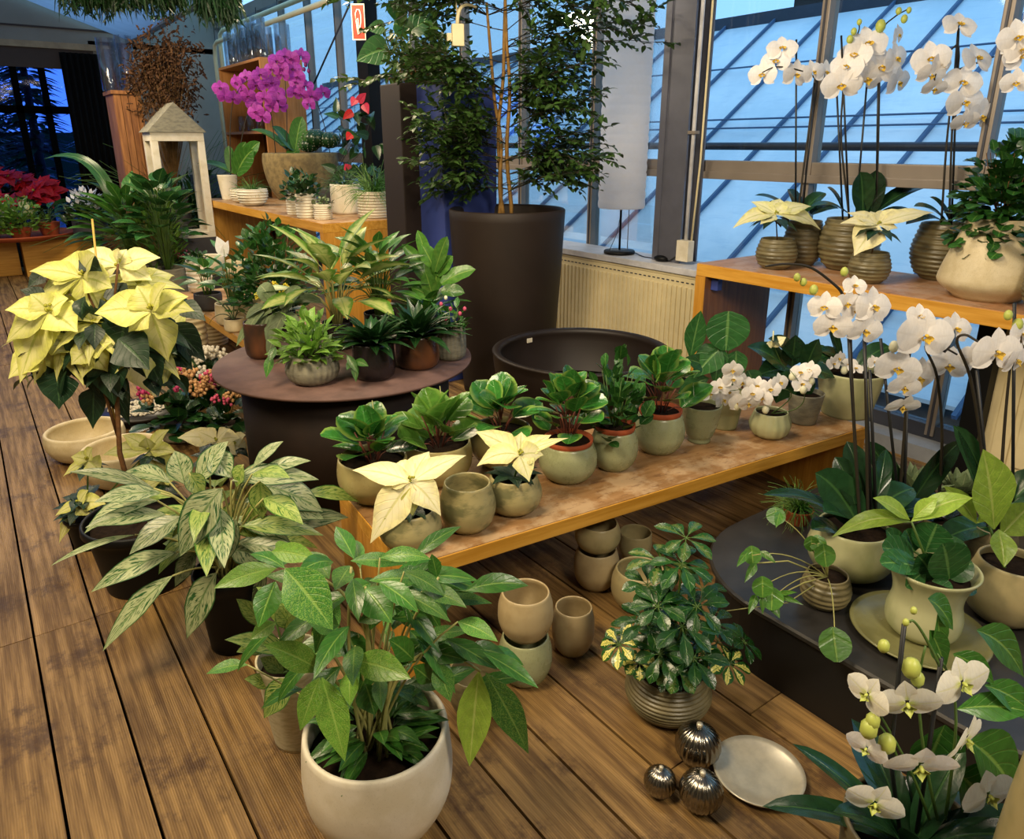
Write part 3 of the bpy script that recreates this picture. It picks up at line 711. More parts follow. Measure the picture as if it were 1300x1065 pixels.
# high shelf by the window (local x along +Y world => rotate 90)
B3 = bench('wooden_shelf', 'high orange-edged wooden shelf in front of the windows with the ribbed pots and orchids', (3.985, -.05, 0), PI/2, 2.83, .63, .95, .07, inner='shelf_inner', top='shelf_top')
for p_ in B3.children:
    if p_.name.startswith('end_panel'):
        pass
q = MB(); q.box(2.76, .63, 0, 2.829, .634, .879); q.build('edge_strip', MAT['bench_side_z'], B3)
q = MB(); q.box(2.71, .54, .80, 2.758, .58, .868, bev=.002); q.build('corner_bracket', MAT['blue_lit_face_and_bracket'], B3)
B4 = bench('wooden_shelf', 'orange wooden bench at the back with white ribbed pots and the purple orchids', (2.98, 5.66, 0), math.radians(90-0), 3.5, .70, 1.0, .075, inner='bench_side_z')
q = MB(); q.box(-.045, -.045, 0, .045, .045, .94); tag(q.build('black_post', MAT['nursery_black'], None, (3.78, 1.36, 0)), 'black square post under the high shelf beside the right radiator', 'post')
# round tables
def round_table(label, c, r, H, rb, mt, mb, name='round_table', th=.012):
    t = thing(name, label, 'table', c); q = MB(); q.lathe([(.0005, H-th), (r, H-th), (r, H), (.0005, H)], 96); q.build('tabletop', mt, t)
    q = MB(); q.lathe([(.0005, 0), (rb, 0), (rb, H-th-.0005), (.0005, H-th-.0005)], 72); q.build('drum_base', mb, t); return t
for o_ in (): pass
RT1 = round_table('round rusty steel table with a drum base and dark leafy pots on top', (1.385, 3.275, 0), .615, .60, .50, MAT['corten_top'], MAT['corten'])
RT2 = thing('display_plinth', 'low black plinth with rounded corners carrying the big orchids and the flared pot', 'plinth', (2.34, .82, 0))
def rrect(hx, hy, r, n=12):
    o = []
    for sx, sy, a0 in ((1, 1, 0), (-1, 1, PI/2), (-1, -1, PI), (1, -1, 1.5*PI)):
        for k in range(n+1): a = a0+PI/2*k/n; o.append((sx*(hx-r)+r*math.cos(a), sy*(hy-r)+r*math.sin(a)))
    return o
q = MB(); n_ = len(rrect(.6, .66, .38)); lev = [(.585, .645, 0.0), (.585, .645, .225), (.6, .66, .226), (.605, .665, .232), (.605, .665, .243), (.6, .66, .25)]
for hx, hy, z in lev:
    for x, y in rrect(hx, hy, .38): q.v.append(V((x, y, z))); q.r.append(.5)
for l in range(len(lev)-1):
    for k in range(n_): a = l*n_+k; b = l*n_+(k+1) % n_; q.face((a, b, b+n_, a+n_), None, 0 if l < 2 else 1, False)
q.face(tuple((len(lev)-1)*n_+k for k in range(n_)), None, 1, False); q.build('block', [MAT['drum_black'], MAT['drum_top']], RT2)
# wide bowl + tall pot
c, R, H = V((2.66, 2.97, 0)), .50, .50
t0 = thing('bowl_planter', 'wide empty brown bowl planter standing in front of the cream radiator', 'planter', c)
m = MB(); pr = [(.0005, 0), (.30, 0)]+[(R*(.62+.38*math.sin(f*PI/2)), H*f) for f in [i/12 for i in range(13)]]
pr += [(R+.004, H+.004), (R-.01, H+.012), (R-.035, H+.008), (R-.045, H-.01)]+[(R*(.62+.38*math.sin(f*PI/2))-.04, H*f+.02) for f in [i/12 for i in range(11, -1, -1)]]+[(.0005, .03)]
m.lathe(pr, 80); m.build('shell', MAT['fibre_dark'], t0)
m = MB(); m.lathe([(.0005, .25), (.40, .25), (.40, .26), (.0005, .262)], 48); m.build('soil', MAT['soil'], t0)
m = MB(); m.box(-.02, -.002, -.013, .02, .002, .013); o = m.build('price_label', MAT['white'], t0); d_ = V((-.05, 1, 0)).normalized(); o.location = d_*(R-.0475)+V((0, 0, H-.035)); o.rotation_euler = (0, 0, math.atan2(-d_.x, d_.y))
def decor(label, px, yb, zs, w, yr, shape, mat, name='plant_pot', cat='pot', soil=None, group=None, hr=0, vr=0, rb=.62, **k):
    c, R, H = fit(px, yb, zs, w, yr, rb); t = thing(name, label, cat, c, 0, group)
    add_pot(t, R, H, shape, MAT[mat], hr, vr, None, soil, name=k.pop('pname', 'pot'), **k); return t, R, H
# ---- tall potted tree
ct = V((2.83, 3.92, 0)); TP = thing('potted_tree', 'tall small-leaved tree with braided tan stems in the tall brown planter', 'tree', ct)
add_pot(TP, .375, 1.20, 'tall', MAT['brown_planter'], name='planter', soil=.95, wall=.03, seg=72)
random.seed(21); tr = MB()
trunks = []
for k, (bx, tx, tz) in enumerate(((-.05, .0, 2.7), (.03, -.02, 2.8), (-.02, -.12, 2.4))):
    pts = []
    for i in range(19):
        f = i/18; z = 1.14+(tz-1.14)*f; a = k*1.3+f*9
        tw = .022*math.sin(PI*min(f*1.6, 1)) if k < 3 else .012
        pts.append(RT*(bx*(1-f)+tx*f+tw*math.cos(a))+FH*(tw*math.sin(a)+(.03 if k > 2 else 0)*f)+V((0, 0, z)))
    tr.tube(pts, .014, .008, 7); trunks.append(pts)
plain('bark_tan', '80602c', .7, 0, .3, .4, 30, .5); tr.build('trunk', MAT['bark_tan'], TP)
tw = MB(); lf = MB()
def twig(p, d, L, n, ll):
    pts = [p.copy()]; d = d.normalized(); N = 6
    for i in range(N):
        p = p+d*(L/N); pts.append(p.copy()); d = (d+V((0, 0, -.07))+rv(.16)).normalized()
    tw.tube(pts, .0032, .0012, 4)
    for i in range(n):
        f = .15+.85*i/max(n-1, 1); x = f*N; j = min(int(x), N-1); q = pts[j]+(pts[j+1]-pts[j])*(x-j)
        dd = (pts[j+1]-pts[j]).normalized(); s = dd.cross(V((0, 0, 1))).normalized()*(1 if i % 2 else -1)
        l = ll*random.uniform(.7, 1.15); lf.leaf(q, (dd*.7+s+rv(.5)), l, l*.56, V((0, 0, 1))+rv(.5), 'ovate', .5, .15, 4, 2)
    return pts
# limbs: (height, side, reach, rise, leaf twigs)
limbs = []
for k in range(100):
    z = random.uniform(1.32, 2.62); side = random.choice((-1, 1))
    reach = random.uniform(.25, .62)
    if z > 2.05: reach = random.uniform(.35, .95)
    if z > 2.3 and side > 0: reach *= 1.05
    limbs.append((z, side, reach))
for z, side, reach in limbs:
    T_ = random.choice(trunks[:3]); f = (z-1.14)/(T_[-1].z-1.14); p = T_[min(17, int(f*18))]
    d = (RT*side*random.uniform(.5, 1)+FH*random.uniform(-.75, .6)+V((0, 0, random.uniform(.05, .5)))).normalized()
    pts = twig(p, d, reach, 5, .05)
    for j in range(2, 7):
        for _ in range(2):
            if random.random() < .85: twig(pts[j], (d+rv(.9)), random.uniform(.12, .26), random.randint(8, 12), .06)
tw.build('twigs', MAT['stem_dark'], TP); lf.build('foliage', MAT['l_tree'], TP)
# ---- tall taupe planter behind, with an added blue one for its window-lit side
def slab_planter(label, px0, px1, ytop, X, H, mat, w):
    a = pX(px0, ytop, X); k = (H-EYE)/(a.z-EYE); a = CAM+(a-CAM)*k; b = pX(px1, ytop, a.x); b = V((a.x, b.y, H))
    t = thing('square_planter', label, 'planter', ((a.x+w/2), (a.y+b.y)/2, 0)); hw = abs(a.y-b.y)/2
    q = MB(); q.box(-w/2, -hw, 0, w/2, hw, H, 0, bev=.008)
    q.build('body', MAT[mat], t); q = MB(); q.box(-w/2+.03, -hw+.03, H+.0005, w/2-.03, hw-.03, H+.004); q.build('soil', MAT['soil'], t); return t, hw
ca = pX(482, 108, 3.0)
G1, _ = slab_planter('tall square taupe planter left of the braided tree, vine spilling over its rim', 482, 507, 108, 3.05, 1.98, 'brown_planter', .5)

G2, _ = slab_planter('added blue block in place of window light on the taupe planter, beside the braided tree', 527, 560, 108, 3.05, 1.97, 'blue_lit_face_and_bracket', .42)  # added box; its blue paint imitates window light on the taupe planter
# ------------------------------------------------------------------ PLANTS ON THE LONG BENCH
ZB = .40; random.seed(5)
def pot_plant(label, px, yb, zs, w, yr, shape, mat, species, cat='potted plant', name='potted_plant', soil=.86, hr=0, vr=0, group=None, inner=False, rb=.62, **k):
    c, R, H = fit(px, yb, zs, w, yr, rb); t = thing(name, label, cat, c, 0, group)
    add_pot(t, R, H, shape, MAT[mat], hr, vr, None, soil, name='pot', **k)
    z = H*soil
    if inner:
        q = MB(); r = R*.80; q.lathe([(.0005, H*.6), (r*.86, H*.6), (r*.97, H*1.07), (r*1.0, H*1.08), (r*1.0, H*1.12), (r*.93, H*1.12), (r*.9, H*1.0), (.0005, H*1.0)], 40)
        q.build('inner_pot', MAT['terracotta'], t); z = H*1.02
    species(t, z, R, H); return t
S_ = lambda t, px: px*ppm(t)
pot_plant('leftmost peperomia with big round glossy leaves in an olive pot on the bench', 471, 645, ZB, 90, 580, 'tulip', 'olive', lambda t, z, R, H: peperomia(t, z, S_(t, 50), S_(t, 68), 15, S_(t, 46), 'l_pep'), name='potted_peperomia')
pot_plant('second peperomia from the left, pale broad leaves and a tall spike', 556, 622, ZB, 84, 560, 'tulip', 'olive', lambda t, z, R, H: peperomia(t, z, S_(t, 50), S_(t, 66), 15, S_(t, 48), 'l_pep_light'), name='potted_peperomia')
pot_plant('third peperomia from the left, behind the cream poinsettia in the gold pot', 636, 600, ZB, 78, 542, 'tulip', 'olive', lambda t, z, R, H: peperomia(t, z, S_(t, 48), S_(t, 62), 16, S_(t, 42), 'l_pep', 5, False), name='potted_peperomia')
pot_plant('tall peperomia in the sage pot with a terracotta rim nearest the bench middle', 723, 616, ZB, 70, 562, 'egg', 'sage', lambda t, z, R, H: peperomia(t, z, S_(t, 42), S_(t, 110), 34, S_(t, 34), 'l_pep', 6, False), name='potted_peperomia', inner=True, soil=None)if False else None
def innerpot(label, px, yb, w, yr, fn, h=1):
    c, R, H = fit(px, yb, ZB, w, yr); t = thing('potted_peperomia', label, 'potted plant', c); add_pot(t, R, H, 'egg', MAT['sage'], 0, 0, None, None)
    q = MB(); r = R*.83; q.lathe([(.0005, H*.5), (r*.86, H*.5), (r*.95, H*1.0), (r*1.0, H*1.05), (r*1.02, H*1.15), (r*.95, H*1.15), (r*.9, H*1.03), (.0005, H*1.03)], 40); q.build('inner_pot', MAT['terracotta'], t)
    s = MB(); s.lathe([(.0005, H*1.03), (r*.88, H*1.035), (r*.88, H*1.06), (.0005, H*1.08)], 24); s.build('soil', MAT['soil'], t); fn(t, H*1.06, R, H)
innerpot('tall peperomia in a sage pot with an orange inner rim, right of the poinsettia pot', 722, 616, 74, 562, lambda t, z, R, H: peperomia(t, z, S_(t, 44), S_(t, 90), 30, S_(t, 36), 'l_pep', 6, False))
innerpot('bushy small-leaved peperomia in a sage pot, middle of the three with orange inner rims', 781, 600, 60, 545, lambda t, z, R, H: bush(t, z, S_(t, 40), S_(t, 98), 110, S_(t, 22), S_(t, 15), 'l_small', 'round', 6, -.1, 'stem_green', .2, .6))
innerpot('dark round-leaved peperomia with one tall spike in the rightmost sage pot with orange inner rim', 839, 579, 64, 525, lambda t, z, R, H: peperomia(t, z, S_(t, 50), S_(t, 76), 20, S_(t, 40), 'l_pep', 5, True))
# gold pots
c, R, H = fit(593, 680, ZB, 71, 612); t0 = thing('plant_pot', 'empty mottled gold pot between the two cream poinsettias', 'pot', c); add_pot(t0, R, H, 'ball', MAT['gold'], soil=None)
for (px, yb, w, yr, lab, heads) in ((518, 702, 80, 645, 'cream poinsettia in a mottled gold pot at the near end of the bench', [(522, 615, 'cream')]),
                             (652, 657, 72, 603, 'cream yellow poinsettia in a mottled gold pot next to the empty one', [(660, 575, 'yel')])):
    c, R, H = fit(px, yb, ZB, w, yr); t0 = thing('potted_poinsettia', lab, 'potted plant', c); add_pot(t0, R, H, 'ball', MAT['gold'])
    m = MB(); s = MB()
    for k in range(9): m.leaf((0, 0, H*.95), pol(k*2.4, .35), S_(t0, 40), S_(t0, 20), V((0, 0, 1)), 'poin', .7, .15, 6, 4)
    m.build('foliage', MAT['l_poin'], t0)
    if heads[0][2] == 'cream':
        # explicit bracts, measured
        hc = axis_pt(t0, 522, 612, -.04); m = MB()
        for e, w_, de, lift in (((447, 597), 30, .02, .12), ((470, 690), 46, -.08, .1), ((592, 578), 26, .05, .12), ((560, 655), 36, -.06, .22), ((545, 573), 32, .08, .12), ((500, 590), 30, .09, .25), ((485, 612), 26, -.0, .15), ((515, 628), 20, -.05, .2)):
            pleaf(m, t0, (522, 612), e, w_, -.04, de, lift, 'poin', V((0, 0, 1))+TOCAM*.9, .08, .12)
        o = m.build('flower_head', MAT['bract_cream'], t0)
        y_ = MB(); pleaf(y_, t0, (520, 620), (524, 656), 22, -.05, -.06, .1, 'poin', V((0, 0, 1))+TOCAM*.9); y_.build('bract', MAT['bract_yellow'], t0)['label'] = 'small yellow-green bract'
        s = MB()
        for k in range(7): s.ball(hc+V((0, 0, .012))+rv(.007), .0045, 6)
        s.build('cyathia', MAT['cyathia'], o)
    else:
        hc = axis_pt(t0, 660, 578, -.02); m = MB()
        for e, w_, de, lift in (((603, 548), 30, .05, .12), ((605, 592), 28, -.05, .3), ((672, 612), 26, -.09, .15), ((690, 578), 30, -.02, .2), ((700, 552), 24, .05, .1), ((662, 548), 24, .07, .1), ((722, 556), 12, .03, .1)):
            pleaf(m, t0, (660, 578), e, w_, -.02, de, lift, 'poin', V((0, 0, 1))+TOCAM*.9, .08, .12)
        o = m.build('flower_head', MAT['bract_pale'], t0); s = MB()
        for k in range(7): s.ball(hc+V((0, 0, .012))+rv(.007), .0045, 6)
        s.build('cyathia', MAT['cyathia'], o)
    s = MB(); s.tube([(0, 0, H*.8), tuple((hc+V((0, 0, H*.8)))/2), tuple(hc)], .004, .003, 6); s.build('stem', MAT['stem_green'], t0)
# green footed pot, anthurium behind
c, R, H = fit(891, 565, ZB, 50, 513); t0 = thing('plant_pot', 'slim footed sage green pot of dark soil right of the dark peperomia', 'pot', c); add_pot(t0, R, H, 'foot', MAT['sage'], soil=.9)
c, R, H = fit(922, 546, ZB, 46, 496); t0 = thing('potted_anthurium', 'heart-leaved anthurium in the olive green pot behind the footed one, below the high shelf', 'potted plant', c); add_pot(t0, R, H, 'taper', MAT['celadon'])
m = MB(); s = MB()
for b, e, w_, shp in (((925, 395), (921, 445), 46, 'round'), ((876, 455), (890, 394), 24, 'lance'), ((915, 442), (880, 480), 34, 'ovate'), ((912, 440), (908, 490), 24, 'ovate'), ((935, 445), (932, 490), 26, 'ovate'), ((905, 470), (868, 455), 20, 'lance'), ((900, 480), (860, 500), 22, 'lance'), ((950, 470), (960, 500), 24, 'ovate')):
    pleaf(m, t0, b, e, w_, 0, -.02, .12, shp, TOCAM+V((0, 0, .3))+rv(.15), .02, .12, s, V((random.uniform(-.02, .02), random.uniform(-.02, .02), H*.85)), nc=6)
m.build('foliage', MAT['l_anth'], t0); s.build('stems', MAT['stem_green'], t0)
# celadon pot, mini orchids
def mini_orchid(label, px, yb, w, yr, sprays, mat='celadon', vr=0, leaves=(), shape='cup', hr=0, zs=ZB, zl=0, FS=26):
    c, R, H = fit(px, yb, zs, w, yr); t = thing('potted_orchid', label, 'potted orchid', c); add_pot(t, R, H, shape, MAT[mat], hr, vr)
    if leaves:
        m = MB(); 
        for b, e, w_, sh in leaves: pleaf(m, t, b, e, w_, 0, random.uniform(-.05, .03), .2, sh, None, 0, .2)
        m.build('foliage', MAT['l_orchid'], t)
    for root, mid, end, fl, bd in sprays:
        A = V((0, 0, H*.9)) if root is None else axis_pt(t, *root); E_ = axis_pt(t, end[0], end[1], -.06); M_ = axis_pt(t, mid[0], mid[1], -.02)
        q = MB(); q.tube(bez(A, M_*2-(A+E_)/2, E_, 10), .0028, .0014, 5); q.build('flower_stem', MAT['stem_green'], t)
        for (x, y) in fl:
            o = add_flower(t, axis_pt(t, x, y, random.uniform(-.09, -.03)), TOCAM+rv(.5)+V((0, 0, .2)), FS*ppm(t)); 
        for (x, y) in bd: bud(t, axis_pt(t, x, y, random.uniform(-.08, -.04)), 4.5*ppm(t), 'bud_white')
    return t
mini_orchid('mini white orchid spilling left over a ribbed celadon pot on the bench', 981, 559, 50, 522, [
    (None, (1000, 495), (912, 498), [(902, 500), (914, 492), (925, 498), (930, 482), (943, 486), (955, 500), (918, 508), (938, 512), (950, 512), (962, 490), (978, 494), (990, 486), (930, 470), (968, 505)], [(935, 516), (975, 512), (960, 512), (972, 520)]),
    (None, (1020, 510), (1003, 470), [(1017, 473), (1028, 470), (1018, 488)], [(1006, 478), (1030, 484), (1020, 495)])], 'celadon', 14, (), 'ball')
# anthurium-like dark plant behind with a white spathe
t0 = mini_orchid('dark broad-leaved plant with a single pale spathe in a grey pot at the bench back', 1024, 540, 44, 498, [], 'greystone', 0, (((1000, 470), (948, 440), 34, 'ovate'), ((1010, 470), (960, 478), 40, 'ovate'), ((1005, 465), (1010, 425), 30, 'ovate'), ((1020, 475), (1040, 430), 22, 'lance'), ((1000, 480), (985, 512), 34, 'ovate'), ((1020, 480), (1015, 520), 32, 'ovate'), ((1010, 455), (975, 430), 30, 'ovate'), ((1020, 470), (1060, 480), 24, 'lance')), 'taper')
q = MB(); q.tube([axis_pt(t0, 1000, 480), axis_pt(t0, 985, 445), axis_pt(t0, 981, 432)], .003, .002, 5); q.build('spathe_stem', MAT['stem_green'], t0)
q = MB(); pleaf(q, t0, (980, 440), (998, 428), 14, -.01, -.01, .1, 'ovate'); pleaf(q, t0, (980, 440), (973, 436), 12, -.01, -.01, .1, 'ovate'); q.tube([axis_pt(t0, 981, 440, -.02), axis_pt(t0, 982, 420, -.02)], .004, .003, 6, 0); q.build('spathe', MAT['bract_cream'], t0)
mini_orchid('big celadon pot with dark orchid leaves and few tiny blooms at the bench end', 1084, 533, 80, 470, [
    (None, (1070, 450), (1060, 455), [(1058, 462), (1065, 455), (1078, 462), (1086, 468), (1110, 460), (1118, 468)], [(1072, 470)])], 'celadon', 0, (((1070, 465), (1010, 448), 26, 'strap'), ((1075, 462), (1040, 445), 20, 'strap'), ((1070, 470), (1045, 400), 14, 'lance'), ((1090, 465), (1130, 440), 24, 'strap')), 'taper', 0, ZB, 0, 20)
# ------------------------------------------------------------------ UNDER THE BENCH
def empty_pot(label, px, yb, w, yr, mat, shape='egg', zs=0., rb=.6):
    c, R, H = fit(px, yb, zs, w, yr, rb); t = thing('plant_pot', label, 'pot', c); add_pot(t, R, H, shape, MAT[mat], soil=None); return c, R, H
def stack2(px, yb, w, ymid, yr, m1, m2, l1, l2, w2=None):
    c, R, H = empty_pot(l1, px, yb, w, ymid, m1, 'egg')
    R2 = (w2 or w)/2*depth(c+V((0, 0, H)))/FPX; lo, hi = H, 2.
    for _ in range(40):
        h = (lo+hi)/2
        if proj(c+V((0, 0, h)))[1] > yr: lo = h
        else: hi = h
    zb = H+.001; t = thing('plant_pot', l2, 'pot', c+V((0, 0, H+.0035))); add_pot(t, R2, lo-zb, 'egg', MAT[m2], soil=None)
stack2(667, 874, 68, 806, 752, 'sage', 'sand', 'sage green glazed pot at the foot of the front stack under the bench', 'tan glazed pot stacked on the sage green one, front stack', 70)
empty_pot('single tan glazed pot with a dark fleck inside, right of the front stack', 728, 836, 54, 770, 'sand', 'egg')
stack2(758, 752, 58, 696, 664, 'sand', 'sand2', 'tan pot at the foot of the rear stack under the bench', 'tan pot on top of the rear stack, half behind the bench edge')
empty_pot('tan pot standing behind the rear stack under the bench', 807, 718, 42, 675, 'sand2', 'tulip')
empty_pot('larger sand coloured egg pot between the rear stack and the variegated umbrella plant', 813, 780, 70, 722, 'sand2', 'egg')
empty_pot('dim olive glass-like pot on the floor behind the big white pot', 604, 922, 70, 850, 'umber2', 'tulip')
# ---- schefflera
c, R, H = fit(853, 922, 0, 106, 850); t0 = thing('potted_umbrella_plant', 'variegated umbrella plant with yellow-edged leaves in a ribbed brown pot on the floor', 'potted plant', c); add_pot(t0, R, H, 'ball', MAT['umber2'], 12, 0, hamp=.018)
random.seed(11); m = MB(); s = MB()
def whorl(c, ax, n, L, W, mat=0, rnd=None):
    q = ax.normalized().to_track_quat('Z', 'Y').to_matrix(); rn = random.random() if rnd is None else rnd
    for k in range(n):
        a = 2*PI*k/n+random.uniform(-.15, .15); d = q @ pol(a, random.uniform(-.1, .25)); b = c+d*L*.18
        s.tube([c, b], .0015, None, 4); m.leaf(b, d, L*random.uniform(.8, 1.05), W, q @ V((0, 0, 1)), 'obov', .6, .2, 6, 4, rnd=rn)
for (x, y, dz, r, rn) in ((871, 683, 0, 32, .72), (838, 712, -.02, 34, .74), (866, 716, -.05, 36, .66), (822, 742, -.02, 30, .6), (893, 748, .02, 30, .2), (866, 795, -.14, 40, .1), (820, 790, -.08, 34, .3), (905, 790, -.02, 34, .2), (786, 818, -.06, 26, .95), (800, 800, .02, 30, .5), (838, 830, -.12, 30, .4), (880, 835, -.12, 34, .3), (926, 842, -.02, 28, .95), (912, 815, .05, 32, .2), (850, 760, .04, 36, .2), (945, 815, .04, 24, .1), (860, 852, -.14, 26, .72), (812, 842, -.08, 20, .9), (835, 770, -.1, 30, .5), (885, 770, -.1, 32, .3)):
    c2 = axis_pt(t0, x, y, dz); out = V((c2.x, c2.y, 0)); ax = (V((0, 0, 1))+out*2.2+TOCAM*.25+rv(.15))
    s.tube(bez(V((0, 0, H*.9)), V((c2.x*.5, c2.y*.5, c2.z*.7)), c2, 6), .004, .002, 5); whorl(c2, ax, 7, r*ppm(t0)*1.05, 16*ppm(t0), 0, rn)
for k in range(26):
    a = random.uniform(0, 6.28); c2 = pol(a, random.uniform(.0, 1.4), random.uniform(.05, .12)); c2.z = H*1.0+c2.z*1.5+.01; whorl(c2, V((0, 0, 1))+rv(.6), 6, 28*ppm(t0), 11*ppm(t0), 0, .25)
m.build('foliage', MAT['l_scheff'], t0); s.build('stems', MAT['stem_green'], t0)
# silver balls and tray
t0 = thing('tray', 'round silver metal tray on the floor behind the ribbed baubles', 'tray', V((0, 0, 0))); t0.location = pz(962, 986, 0)
q = MB(); R = .118; q.lathe([(.0005, .004), (R*.5, .004), (R*.92, .012), (R, .022), (R*1.0, .026), (R*.9, .018), (R*.5, .009), (.0005, .009)], 64); plain('silver', 'd2cab4', .35, .45, .5, .2, 20); plain('silver_dark', '9a9488', .22, 1., .5, .3, 12); q.build('dish', MAT['silver'], t0)
for (x, y, r, lab) in ((886, 944, 28, 'upper ribbed silver bauble beside the tray'), (890, 1004, 27, 'lower ribbed silver bauble in front of the upper one'), (838, 992, 20, 'plain gold-brown bauble left of the ribbed ones')):
    P_ = pz(x, y, .055); RR = r*depth(P_)/FPX; P_ = pz(x, y, RR); RR = r*depth(P_)/FPX
    t0 = thing('bauble', lab, 'bauble', (P_.x, P_.y, 0)); q = MB(); n = 48; pr = [(max(RR*math.sin(PI*i/24), .0004), RR-RR*math.cos(PI*i/24)) for i in range(25)]
    q.lathe(pr, 96, 0, (lambda a, k: 1+.035*math.cos(a*24)) if 'ribbed' in lab else None); q.xf(Matrix.Rotation(.0, 4, 'X')); q.build('shell', MAT['silver_dark'] if 'ribbed' in lab else MAT['bronze'], t0)
    q = MB(); q.lathe([(.0005, 2*RR), (RR*.14, 2*RR-.002), (RR*.14, 2*RR+.008), (.0005, 2*RR+.01)], 16); q.build('cap', MAT['silver'], t0)
# ------------------------------------------------------------------ FOREGROUND LEFT
random.seed(31)
# big white pot with long-leaved plant
rimc = pd(477, 922, 1.72); WB = V((rimc.x, rimc.y, 0)); t0 = thing('potted_homalomena', 'large plant with long mottled green leaves in the big white rounded pot in the foreground', 'potted plant', WB)
HB = rimc.z; RB = 88*1.72/FPX/.92; add_pot(t0, RB, HB, 'ball' if False else 'tulip', MAT['white'], soil=.78, wall=.014, seg=64)
big = MB(); bright = MB(); dark = MB(); st = MB()
root = lambda: V((random.uniform(-.05, .05), random.uniform(-.05, .05), HB*.78))
BIG = [((362, 722), (423, 800), 44, 'big', -.18, -.25), ((351, 721), (271, 747), 24, 'bright', -.1, -.16), ((345, 700), (404, 712), 22, 'bright', -.05, -.1),
 ((350, 738), (328, 797), 26, 'dark', -.14, -.2), ((445, 712), (519, 716), 17, 'big', .0, .05), ((469, 737), (553, 738), 20, 'big', -.02, .04), ((464, 747), (497, 791), 36, 'dark', -.06, -.12),
 ((445, 718), (425, 750), 24, 'big', -.02, -.08), ((448, 838), (522, 862), 31, 'bright', -.14, -.2), ((555, 733), (548, 703), 15, 'dark', .0, .0), ((561, 735), (609, 750), 17, 'dark', .0, .05),
 ((551, 760), (625, 766), 16, 'big', .0, .04), ((496, 786), (540, 783), 14, 'dark', -.04, 0), ((525, 838), (493, 812), 26, 'dark', -.05, -.1), ((532, 838), (585, 815), 30, 'dark', -.02, .03),
 ((561, 838), (603, 836), 13, 'dark', -.02, .02), ((554, 841), (572, 891), 25, 'big', -.06, -.1), ((548, 866), (524, 846), 22, 'dark', -.05, -.08), ((444, 851), (444, 896), 20, 'bright', -.14, -.18),
 ((409, 860), (438, 967), 33, 'bright', -.16, -.2), ((406, 860), (381, 928), 25, 'bright', -.16, -.2), ((409, 853), (335, 818), 28, 'bright', -.14, -.2), ((464, 868), (476, 908), 30, 'dark', -.1, -.13),
 ((470, 740), (440, 760), 26, 'dark', .0, -.04), ((520, 745), (560, 800), 26, 'dark', .02, .03), ((480, 760), (470, 800), 26, 'dark', .02, .0), ((430, 760), (400, 830), 28, 'big', -.02, -.08), ((500, 770), (540, 800), 22, 'dark', .04, .05),
 ((440, 800), (460, 850), 30, 'dark', .0, -.04), ((520, 800), (560, 850), 30, 'dark', .02, .0), ((480, 830), (455, 880), 28, 'dark', -.02, -.05), ((430, 795), (390, 790), 24, 'big', -.08, -.12), ((455, 790), (500, 775), 18, 'big', -.05, -.04),
 ((350, 700), (368, 690), 16, 'bright', -.05, -.02), ((540, 812), (500, 850), 26, 'dark', .0, -.05), ((505, 740), (535, 720), 20, 'dark', .04, .08), ((418, 735), (395, 700), 22, 'big', .0, .05), ((350, 790), (318, 812), 18, 'bright', -.1, -.14)]
for b, e, w_, kd, db, de in BIG:
    pleaf({'big': big, 'bright': bright, 'dark': dark}[kd], t0, b, e, w_*.95, db, de, .1, 'lance', V((0, 0, 1))+TOCAM*.9+rv(.2), .04, .18)
for k in range(64):
    x, y = random.gauss(478, 56), random.uniform(705, 880); b = axis_pt(t0, x, y, random.uniform(-.1, .12)); o = V((b.x, b.y, 0)); q = dark if k % 3 else big
    q.leaf(b, o.normalized()+V((0, 0, random.uniform(-.3, .4)))+rv(.5), random.uniform(.10, .15), random.uniform(.034, .046), V((0, 0, 1))+TOCAM*.5+rv(.3), 'lance', random.uniform(.2, .9), .2, 7, 4, 0, .04)
    if k % 3 == 0: st.tube(bez(V((random.uniform(-.05, .05), random.uniform(-.05, .05), HB*.78)), V((b.x*.4, b.y*.4, b.z*.8)), b, 6), .0035, .002, 5)
for k in range(60):
    a = random.uniform(0, 6.28); dark.leaf(V((math.cos(a)*.05, math.sin(a)*.05, HB*.8+random.uniform(0, .12))), pol(a, random.uniform(.0, .9)), random.uniform(.08, .13), .035, V((0, 0, 1))+rv(.4), 'lance', .6)
for pts_ in (((470, 900), (460, 790), (362, 722)), ((462, 905), (466, 800), (464, 745)), ((485, 900), (500, 850), (557, 733)), ((478, 905), (440, 860), (400, 800)), ((490, 900), (520, 840), (610, 852)), ((470, 905), (440, 880), (409, 857)), ((480, 905), (490, 860), (530, 838)), ((455, 905), (445, 850), (446, 720))):
    P_ = [axis_pt(t0, x, y, -.04) for x, y in pts_]; P_[0] = V((random.uniform(-.04, .04), random.uniform(-.04, .04), HB*.78)); st.tube(bez(P_[0], P_[1]*2-(P_[0]+P_[2])/2, P_[2], 10), .0045, .003, 6)
pleaf(big, t0, (617, 854), (671, 957), 34, -.02, -.04, .08, 'lance', TOCAM+V((0, 0, .5)), .04)
pl = MB(); pleaf(pl, t0, (608, 852), (596, 973), 37, -.04, -.08, .06, 'lance', TOCAM+V((0, 0, .4)), .02); o = pl.build('drooping_leaf', MAT['l_yg'], t0); o['label'] = 'yellow-green drooping leaf'
big.build('foliage', MAT['l_big'], t0); bright.build('foliage', MAT['l_bright'], t0); dark.build('foliage', MAT['l_mid'], t0); st.build('stems', MAT['stem_pale'], t0)
